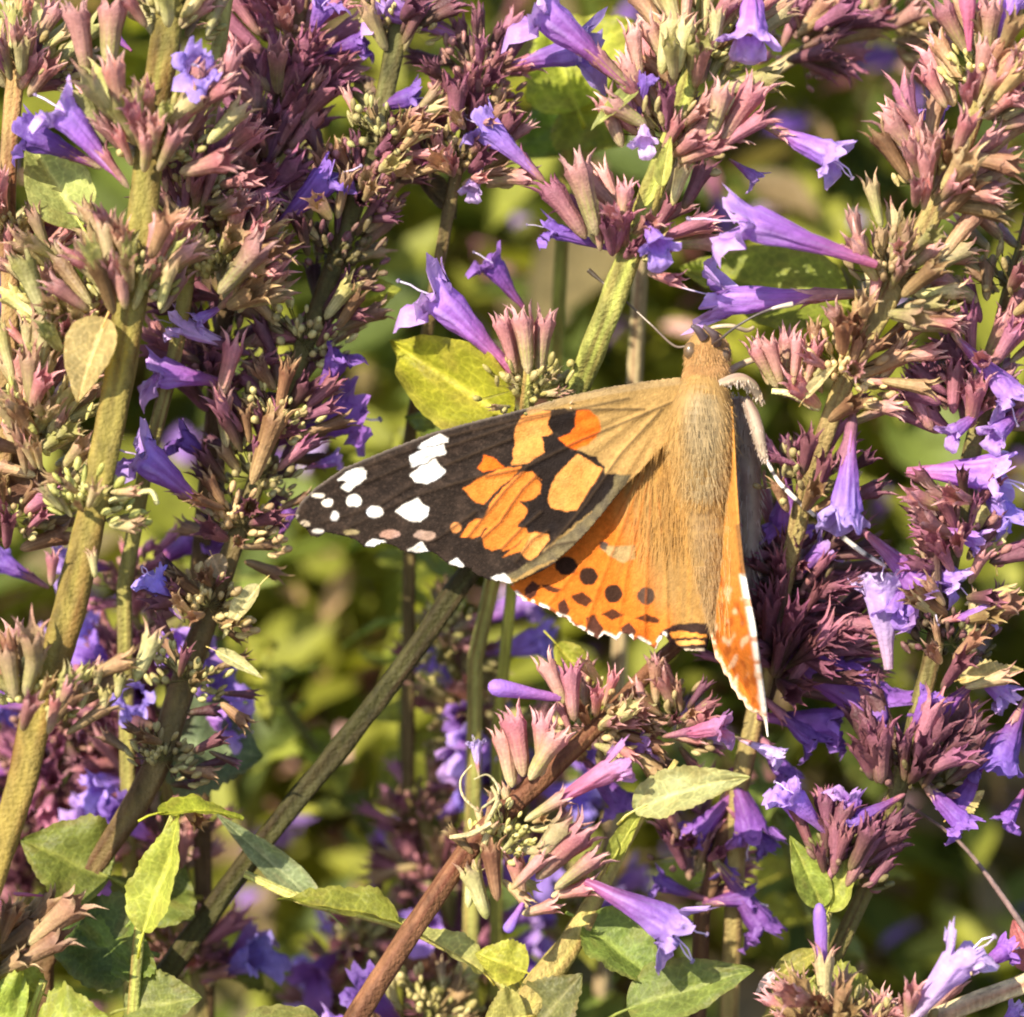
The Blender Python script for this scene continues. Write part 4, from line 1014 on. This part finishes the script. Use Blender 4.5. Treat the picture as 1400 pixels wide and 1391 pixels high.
def build_butterfly():
    root = thing('butterfly', 'orange, black and white butterfly with a furry tan body on the purple flowers', 'butterfly', P(955, 600, .15))
    wing('forewing', root, FW_OUT, fw_col, fw_depth, 2.0, 'spread forewing with orange patches and white spots on a black tip')
    wing('hindwing', root, HW_OUT, hw_col, hw_depth, 2.0, 'spread orange hindwing with a row of black spots and a white scalloped rim')
    wing('hindwing', root, RH_OUT, rh_col, rh_depth, 2.6, 'orange hindwing seen almost edge on, hanging with a white fringe')
    wing('forewing', root, RF_OUT, rf_col, rf_depth, 3.0, 'shaded grey-brown forewing folded back behind the body', M_UNDER)
    # body: one closed surface from the tip of the abdomen to the head
    rings = [(979, 862, .04, 3), (978, 852, .02, 6), (976, 834, .0, 11), (973, 805, -.03, 18), (970, 770, -.06, 24), (968, 735, -.08, 28), (966, 708, -.08, 28), (964, 686, -.09, 28), (962, 655, -.13, 38), (960, 615, -.17, 45), (959, 580, -.18, 45), (960, 548, -.15, 39), (963, 526, -.11, 32), (965, 512, -.09, 29), (966, 498, -.08, 29), (968, 480, -.06, 30), (970, 464, -.05, 25), (972, 455, -.03, 12), (973, 451, -.02, 3)]
    line = smooth_line(rings, 4)
    mb = MB(); rows = []
    pts = [P(a, b, d) for a, b, d, w in line]
    for i, (a, b, d, w) in enumerate(line):
        t = (pts[min(i + 1, len(pts) - 1)] - pts[max(0, i - 1)]).normalized()
        sx = (RIGHT - t * RIGHT.dot(t)).normalized(); sy = sx.cross(t)
        row = []
        for k in range(28):
            an = 6.2832 * k / 28; r = S(w, d)
            q = pts[i] + sx * (r * math.cos(an)) + sy * (r * .92 * math.sin(an))
            seg = .04 * math.sin(b * .33) if b > 690 else 0
            q += (q - pts[i]) * (seg + .07 * nz(q.x * 6, q.y * 6, q.z * 6))
            c = mix((.46, .28, .09), (.34, .21, .075), .5 + nz(a * .05 + math.cos(an) * 2, b * .03, math.sin(an) * 2))
            if 540 < b < 640: c = mix(c, (.34, .26, .14), .8 * sm(34, 16, math.hypot((q - pts[i]).dot(RIGHT) * F / D0, (b - 585) * .6)))
            if b > 690: c = mix(c, (.34, .21, .085), .6 - .4 * math.sin(b * .33))
            row.append(mb.add(q, c))
        rows.append(row)
    mb.grid(rows, True)
    mb.f.append(tuple(rows[0])); mb.f.append(tuple(reversed(rows[-1])))
    body = link('body', mb.mesh('body', M_FUR), root)
    # coat of fine hair, lying back towards the abdomen
    rnd = random.Random(4); hb = MB()
    def hair(p, dirn, L, w, c):
        side = dirn.cross(FWD).normalized() * w
        tip = p + dirn * L + Vector((0, 0, -.02 * L))
        mid = p + dirn * (L * .5)
        c2 = (min(1, c[0] * 1.25), c[1] * 1.25, c[2] * 1.3)
        i = [hb.add(p - side, c), hb.add(p + side, c), hb.add(mid + side * .7, c), hb.add(mid - side * .7, c), hb.add(tip, c2)]
        hb.f.append((i[0], i[1], i[2], i[3])); hb.f.append((i[3], i[2], i[4]))
    back = (P(955, 800, 0) - P(955, 600, 0)).normalized()
    HC = [(.42, .25, .075), (.46, .28, .09), (.38, .225, .068), (.50, .32, .115), (.34, .20, .062)]
    for _ in range(7000):
        i = rnd.randrange(4, len(line) - 6) if rnd.random() < .45 else rnd.randrange(int(len(line) * .4), len(line) - 5); an = rnd.uniform(math.pi, 2 * math.pi) if rnd.random() < .8 else rnd.uniform(0, math.pi)
        a, b, d, w = line[i]
        t = (pts[i - 1] - pts[i]).normalized()
        sx = (RIGHT - t * RIGHT.dot(t)).normalized(); sy = sx.cross(t)
        nrm = sx * math.cos(an) + sy * math.sin(an)
        if nrm.dot(FWD) > .3: nrm = -nrm
        p = pts[i] + nrm * S(w * .95, d)
        lift = rnd.uniform(.05, .45) if b < 690 else rnd.uniform(.0, .15)
        if b < 520: lift = rnd.uniform(.3, .8)
        dirn = (back + nrm * lift + Vector((rnd.uniform(-.25, .25), rnd.uniform(-.2, .2), rnd.uniform(-.25, .25)))).normalized()
        L = rnd.uniform(.05, .15) if b < 700 else rnd.uniform(.05, .12)
        if b < 520: L *= .5
        c = rnd.choice(HC)
        if b < 520: c = mix(c, (.5, .27, .12), .5)
        if 545 < b < 665: c = mix(c, (.36, .28, .15), .75 * sm(38, 10, abs((p - pts[i]).dot(RIGHT)) * F / D0))
        if b > 690: c = mix(c, (.33, .225, .11), .7 * sm(26, 12, abs((p - pts[i]).dot(RIGHT)) * F / D0))
        hair(p, dirn, L, .0021, c)
    for _ in range(650):     # long hair on the inner part of the hindwing and the wing roots
        x = rnd.gauss(915, 26); y = rnd.uniform(590, 760)
        if not inside(x, y, HW_OUT) or x > 985: continue
        if x < 850 + .1 * (y - 600): continue
        onf = inside(x, y, FW_OUT)
        d = (fw_depth(x, y) if onf else hw_depth(x, y)) - .012
        to = Vector((-.25 * (930 - x) / 60, 0, 0)) + back
        hair(P(x, y, d), (to - FWD * rnd.uniform(.0, .08) + RIGHT * rnd.uniform(-.1, .1)).normalized(), rnd.uniform(.06, .15), .0020, mix(rnd.choice(HC), (.42, .22, .055), .65))
    for _ in range(220):      # and on the hanging hindwing
        y = rnd.uniform(570, 860); x = rnd.uniform(978, 998)
        hair(P(x, y, rh_depth(x, y) - .02), (back - FWD * rnd.uniform(0, .2) + RIGHT * rnd.uniform(-.05, .15)).normalized(), rnd.uniform(.06, .16), .0026, rnd.choice(HC))
    hr = link('body_hair', hb.mesh('body_hair', M_FUR), root)
    # shaded flank of the thorax, pale collar and palps
    def fuzz(name, path, n, L, cols, w=.005):
        nonlocal hb
        hb = MB(); lp = smooth_line(path, 6)
        tube(hb, [P(a, b, d) for a, b, d, q in lp], [S(q * .8, d) for a, b, d, q in lp], [cols[0]] * len(lp), 12, 0, True, 2, .12)
        for _ in range(n):
            a, b, d, q = rnd.choice(lp); v = Vector((rnd.uniform(-1, 1), rnd.uniform(-1, .2), rnd.uniform(-1, 1))).normalized()
            hair(P(a, b, d) + v * S(q * .7, d), (v * .5 + back).normalized(), L * rnd.uniform(.5, 1.2), w, rnd.choice(cols))
        return link(name, hb.mesh(name, M_FUR), root)
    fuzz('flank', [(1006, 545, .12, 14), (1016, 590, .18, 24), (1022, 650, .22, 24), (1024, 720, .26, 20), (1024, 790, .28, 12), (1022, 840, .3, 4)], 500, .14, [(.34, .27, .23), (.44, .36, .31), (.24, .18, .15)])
    fuzz('collar', [(972, 528, -.24, 5), (990, 523, -.22, 8), (1010, 518, -.16, 10), (1028, 528, -.08, 10), (1038, 545, 0, 8)], 200, .04, [(.58, .46, .34), (.70, .60, .48), (.48, .36, .25)])
    legp = [(1018, 545, .0, 9), (1030, 570, -.04, 12), (1038, 600, -.08, 11), (1045, 628, -.1, 6)]
    fuzz('leg', legp, 260, .035, [(.42, .33, .25), (.52, .43, .35), (.30, .22, .16)])
    def limb(name, path, cols, mat=M_SHELL):
        m2 = MB(); lp = smooth_line(path, 10)
        tube(m2, [P(a, b, d) for a, b, d, q in lp], [S(q, d) for a, b, d, q in lp], [cols[min(len(cols) - 1, int(i / len(lp) * len(cols)))] for i in range(len(lp))], 8)
        return link(name, m2.mesh(name, mat), root)
    wb = [(.72, .66, .55), (.78, .72, .62), (.74, .68, .56), (.05, .04, .04)] * 7
    limb('leg', [(1046, 625, -.1, 3), (1062, 655, -.12, 3), (1080, 675, -.15, 3.5), (1105, 698, -.1, 3), (1140, 725, 0, 3.6), (1180, 756, .1, 3.6), (1214, 776, .2, 2.2)], wb)
    limb('leg', [(985, 520, .05, 6), (1010, 500, .1, 5), (1045, 492, .0, 4), (1075, 520, -.1, 3.5)], [(.42, .32, .22), (.28, .2, .13)])
    limb('antenna', [(950, 468, -.12, 1.8), (924, 474, -.1, 1.8), (890, 444, -.05, 1.7), (855, 412, .05, 1.7), (826, 388, .12, 1.8), (812, 376, .14, 3.4), (804, 369, .14, 3.6)], [(.12, .085, .06), (.17, .13, .09), (.06, .045, .03)])
    limb('antenna', [(974, 470, -.25, 2.2), (985, 464, -.35, 1.9), (1002, 450, -.4, 1.8), (1032, 432, -.45, 1.8), (1060, 421, -.5, 2.6), (1084, 416, -.5, 4)], [(.05, .035, .03), (.06, .045, .04), (.06, .045, .04), (.45, .38, .30)])
    limb('palp', [(962, 462, -.2, 7), (955, 452, -.25, 6), (946, 446, -.28, 3)], [(.10, .07, .08)])
    limb('palp', [(980, 470, -.2, 7), (976, 458, -.28, 6), (962, 446, -.3, 3)], [(.09, .06, .06)])
    limb('proboscis', [(970, 456, -.1, 3.5), (976, 448, -.2, 3.2), (1000, 446, -.22, 3.2), (1020, 452, -.15, 3.0), (1030, 448, -.1, 2.6)], [(.40, .32, .2)])
    def eye(px, py, d, r, col):
        m2 = MB(); C0 = P(px, py, d); R = S(r, d); rows = []
        for j in range(9):
            th = math.pi * j / 8
            rows.append([m2.add(C0 + RIGHT * (R * .9 * math.sin(th) * math.cos(q)) + UP * (R * 1.1 * math.cos(th)) - FWD * (R * .8 * math.sin(th) * math.sin(q)), mix(col, (.07, .045, .025), .5 + nz(j, q * 2) * .9)) for q in [6.2832 * i / 14 for i in range(14)]])
        m2.grid(rows, True)
        return link('eye', m2.mesh('eye', M_SHELL), root)
    eye(944, 480, -.15, 11, (.16, .10, .05)); eye(990, 485, -.15, 11, (.12, .075, .04))
build_butterfly()

# ------------------------------------------------------------------ plants further back
def make_copy(root, M, label=None, group=None):
    def cp(o, par):
        c = o.copy(); COL.objects.link(c)
        if par is not None: c.parent = par
        for ch in KIDS.get(o.name, []): cp(ch, c)
        return c
    r = cp(root, None); r.matrix_world = M
    if label: r['label'] = label
    if group: r['group'] = group
    return r
KIDS = {}
class Joined(Spike):
    """a spike further back: each ring of calyces is one part"""
    acc = None
    def calyx(s, base, dirn, L, kind, fat=1.0):
        if s.acc is None: s.acc = MB()
        R = frame_z(dirn, Vector((s.rnd.uniform(-1, 1), s.rnd.uniform(-1, 1), s.rnd.uniform(-1, 1))))
        M = M_at(base, R, (L * fat, L * fat, L)); me = s.rnd.choice(CALYX[kind]); o = len(s.acc.v)
        val = s.rnd.uniform(.7, 1.3)
        for v, c in zip(me.vertices, me.color_attributes['Col'].data):
            s.acc.add(M @ v.co, tuple(x * val for x in c.color[:3]))
        for f in me.polygons: s.acc.f.append(tuple(o + i for i in f.vertices))
    def flush(s):
        if s.acc: link('calyx_ring', s.acc.mesh('calyx_ring', M_CALYX), s.root)
        s.acc = None
rnd = random.Random(11)
PROTO_TIP = (700, -200, 0)
BGLAB = 'purple flower spike standing back in the bed, soft behind the sharp flowers'
BGGRP = 'soft flower spikes further back in the bed'
protos = []
for k in range(6):
    kk = [('mauve', 'pink'), ('mauve', 'dark'), ('pink', 'green'), ('mauve', 'mauve', 'tan'), ('pink', 'mauve'), ('green', 'tan')][k]
    sp = Joined(BGLAB, [(700, -200, 0, 16), (705 + rnd.uniform(-15, 15), -60, 0, 18), (715 + rnd.uniform(-15, 15), 150, 0, 20), (720, 400, 0, 20), (715, 650, 0, 22)], (.24, .22, .07), group=BGGRP, seed=50 + k)
    for i, y in enumerate([-165, -60, 70, 215, 380]):
        sp.whorl(705, y, 0, [14, 22, 24, 20, 14][i], kk, [.36, .48, .52, .5, .42][i], (15, 80), .5, flowers=[2, 4, 4, 3, 2][i], fk=('violet', 'blue', 'dark'), stack=.25, fL=.66)
        sp.flush()
    for j in range(4):
        y = 300 + 110 * j; sg = 1 if j % 2 else -1
        sp.leaf((715 + 8 * sg, y, 0), (715 + sg * rnd.uniform(110, 170), y + rnd.uniform(-20, 70), rnd.uniform(-.6, .6)), rnd.uniform(70, 110), GLEAF if j % 3 else YLEAF, face=UP - FWD * .4, fold=.3, curl=.6)
    protos.append(sp.root)
lprotos = []
LFLAB = 'green leafy shoot deep in the bed, blurred between the flower stems'
LFGRP = 'blurred leafy shoots deep in the bed'
for k in range(4):
    sp = Joined(LFLAB, [(700, -200, 0, 10), (705, 0, 0, 16), (700 + rnd.uniform(-20, 20), 300, 0, 20), (710, 600, 0, 22)], (.2, .22, .06), group=LFGRP, seed=70 + k, name='leafy_shoot', cat='leafy shoot')
    for j in range(22):
        y = -190 + 36 * j; sg = 1 if j % 2 else -1; dd = rnd.uniform(-1, 1) * (j % 4 > 1)
        sp.leaf((703, y, 0), (703 + sg * rnd.uniform(45, 120) * (.5 + .5 * min(1, j / 4)), y + rnd.uniform(-60, 60), dd), rnd.uniform(45, 85) * (.5 + .5 * min(1, j / 4)), mix(rnd.choice([GLEAF, YLEAF, YLEAF, (.2, .25, .035), DLEAF]), YLEAF, rnd.uniform(0, .5)), face=UP - FWD * rnd.uniform(.1, 1), fold=.3, curl=.5)
    lprotos.append(sp.root)
bpy.context.view_layer.update()
for o in bpy.data.objects:
    if o.parent: KIDS.setdefault(o.parent.name, []).append(o)
TIP0 = P(*PROTO_TIP)
def put(proto, px, py, d, first):
    tip = P(px, py, d)
    R = Matrix.Rotation(rnd.uniform(0, 6.28), 4, 'Z'); T = Matrix.Rotation(rnd.gauss(0, .16), 4, FWD) @ Matrix.Rotation(abs(rnd.gauss(0, .10)), 4, 'X')
    base = Matrix.Translation(WORLD[proto.name].to_translation())
    M = Matrix.Translation(tip) @ T @ R @ Matrix.Translation(-TIP0) @ base
    if first: proto.matrix_world = M; return proto
    return make_copy(proto, M)
GREEN = [(30, 250, 110), (30, 440, 90), (450, 900, 240), (560, 640, 110), (800, 160, 110), (1130, 170, 120), (350, 1230, 170), (140, 1260, 190), (620, 1020, 120), (1180, 1230, 130), (850, 1340, 150), (1100, 350, 90), (600, 560, 80), (180, 760, 90), (780, 870, 80), (1080, 1060, 70)]
def green(x, y): return any((x - a) ** 2 + (y - b) ** 2 < r * r for a, b, r in GREEN)
def spots(n, dmin, dmax, want, mind, y0=-150, y1=1300):
    out = []; tries = 0
    while len(out) < n and tries < 20000:
        tries += 1
        x = rnd.uniform(-120, 1520); y = rnd.uniform(y0, y1); d = rnd.uniform(dmin, dmax)
        if want is not None and green(x, y + 60) != want: continue
        if any(math.hypot(x - a, y - b) < mind for a, b, c in out): continue
        out.append((x, y, d))
    return out
used = set()
KEEP = [(170, 770, 1.6), (100, 960, 1.5), (590, 860, 2.2), (560, 1080, 2.6), (500, 1250, 3.0), (600, 1350, 1.2), (1030, 1120, 1.3), (960, 1070, 1.5), (1340, 950, 1.0), (1395, 1070, .9), (1310, 1050, 1.3), (1190, 1280, 1.5), (1060, 1290, 1.4), (1250, 1240, 1.8), (1390, 1230, 1.2), (890, 1210, 1.2), (1000, 1240, 1.3), (770, 420, 1.2), (640, 330, 1.3), (560, 190, 2.2), (690, 270, 2.0), (760, 310, 1.8), (620, 400, 2.6), (480, 240, 2.0), (890, 380, 2.2), (1080, 560, 1.5), (1180, 640, 1.3), (1340, 690, 1.2), (1240, 100, 2.5), (830, 560, 1.6), (700, 60, 2.6), (1060, 60, 2.8), (520, 480, 1.5), (250, 560, 1.2), (460, 560, 1.6)]
fill = KEEP + spots(70, 1.2, 3.6, False, 64) + spots(34, 4, 9, None, 110, -250)
for i, (x, y, d) in enumerate(fill):
    p = protos[i % 6]; put(p, x, y, d, p.name not in used); used.add(p.name)
lf = spots(26, 2.2, 5.0, True, 70, -100, 1400) + spots(22, 5, 11, None, 120, -250)
for i, (x, y, d) in enumerate(lf):
    p = lprotos[i % 4]; put(p, x, y, d, p.name not in used); used.add(p.name)

# the far mass of the bed
def far_foliage():
    mb = MB()
    for i in range(17000):
        d = 9 + 60 * rnd.random() ** 1.6; z = D0 + d
        hw = z * .155; p = CAM + FWD * z + RIGHT * rnd.uniform(-1.6 * hw, 1.6 * hw) + UP * rnd.uniform(-1.3 * hw, 1.25 * hw)
        if p.z < 1: continue
        purple = rnd.random() < .36
        L = rnd.uniform(.3, .7) if purple else rnd.uniform(.6, 1.5) * (1 + d / 40); w = L * rnd.uniform(.3, .55)
        x = Vector((rnd.uniform(-1, 1), rnd.uniform(-1, 1), rnd.uniform(-.8, .5))).normalized()
        n = (Vector((rnd.uniform(-.7, .7), rnd.uniform(-1, .4), 1)) - x * 0).normalized(); y = n.cross(x).normalized(); n = x.cross(y)
        c = rnd.choice([VIO, PUR, ROSE, PINK, MAUVE, VIO_L, STRAW]) if purple else mix(rnd.choice([GLEAF, DLEAF, YLEAF, YLEAF, YLEAF, (.24, .17, .09)]), GLEAF, rnd.random() * .4)
        rows = []
        for u in range(5):
            t = u / 4; ww = w * math.sin(math.pi * min(.97, t + .03)) * .5
            rows.append([mb.add(p + x * (L * t) + y * (ww * v) + n * (.25 * abs(v) * w - .25 * L * t * t), c) for v in (-1, 0, 1)])
        mb.grid(rows)
    o = link('foliage', mb.mesh('foliage', M_LEAF)); o['kind'] = 'stuff'; o['label'] = 'blurred green foliage with purple flecks at the back of the bed'
far_foliage()
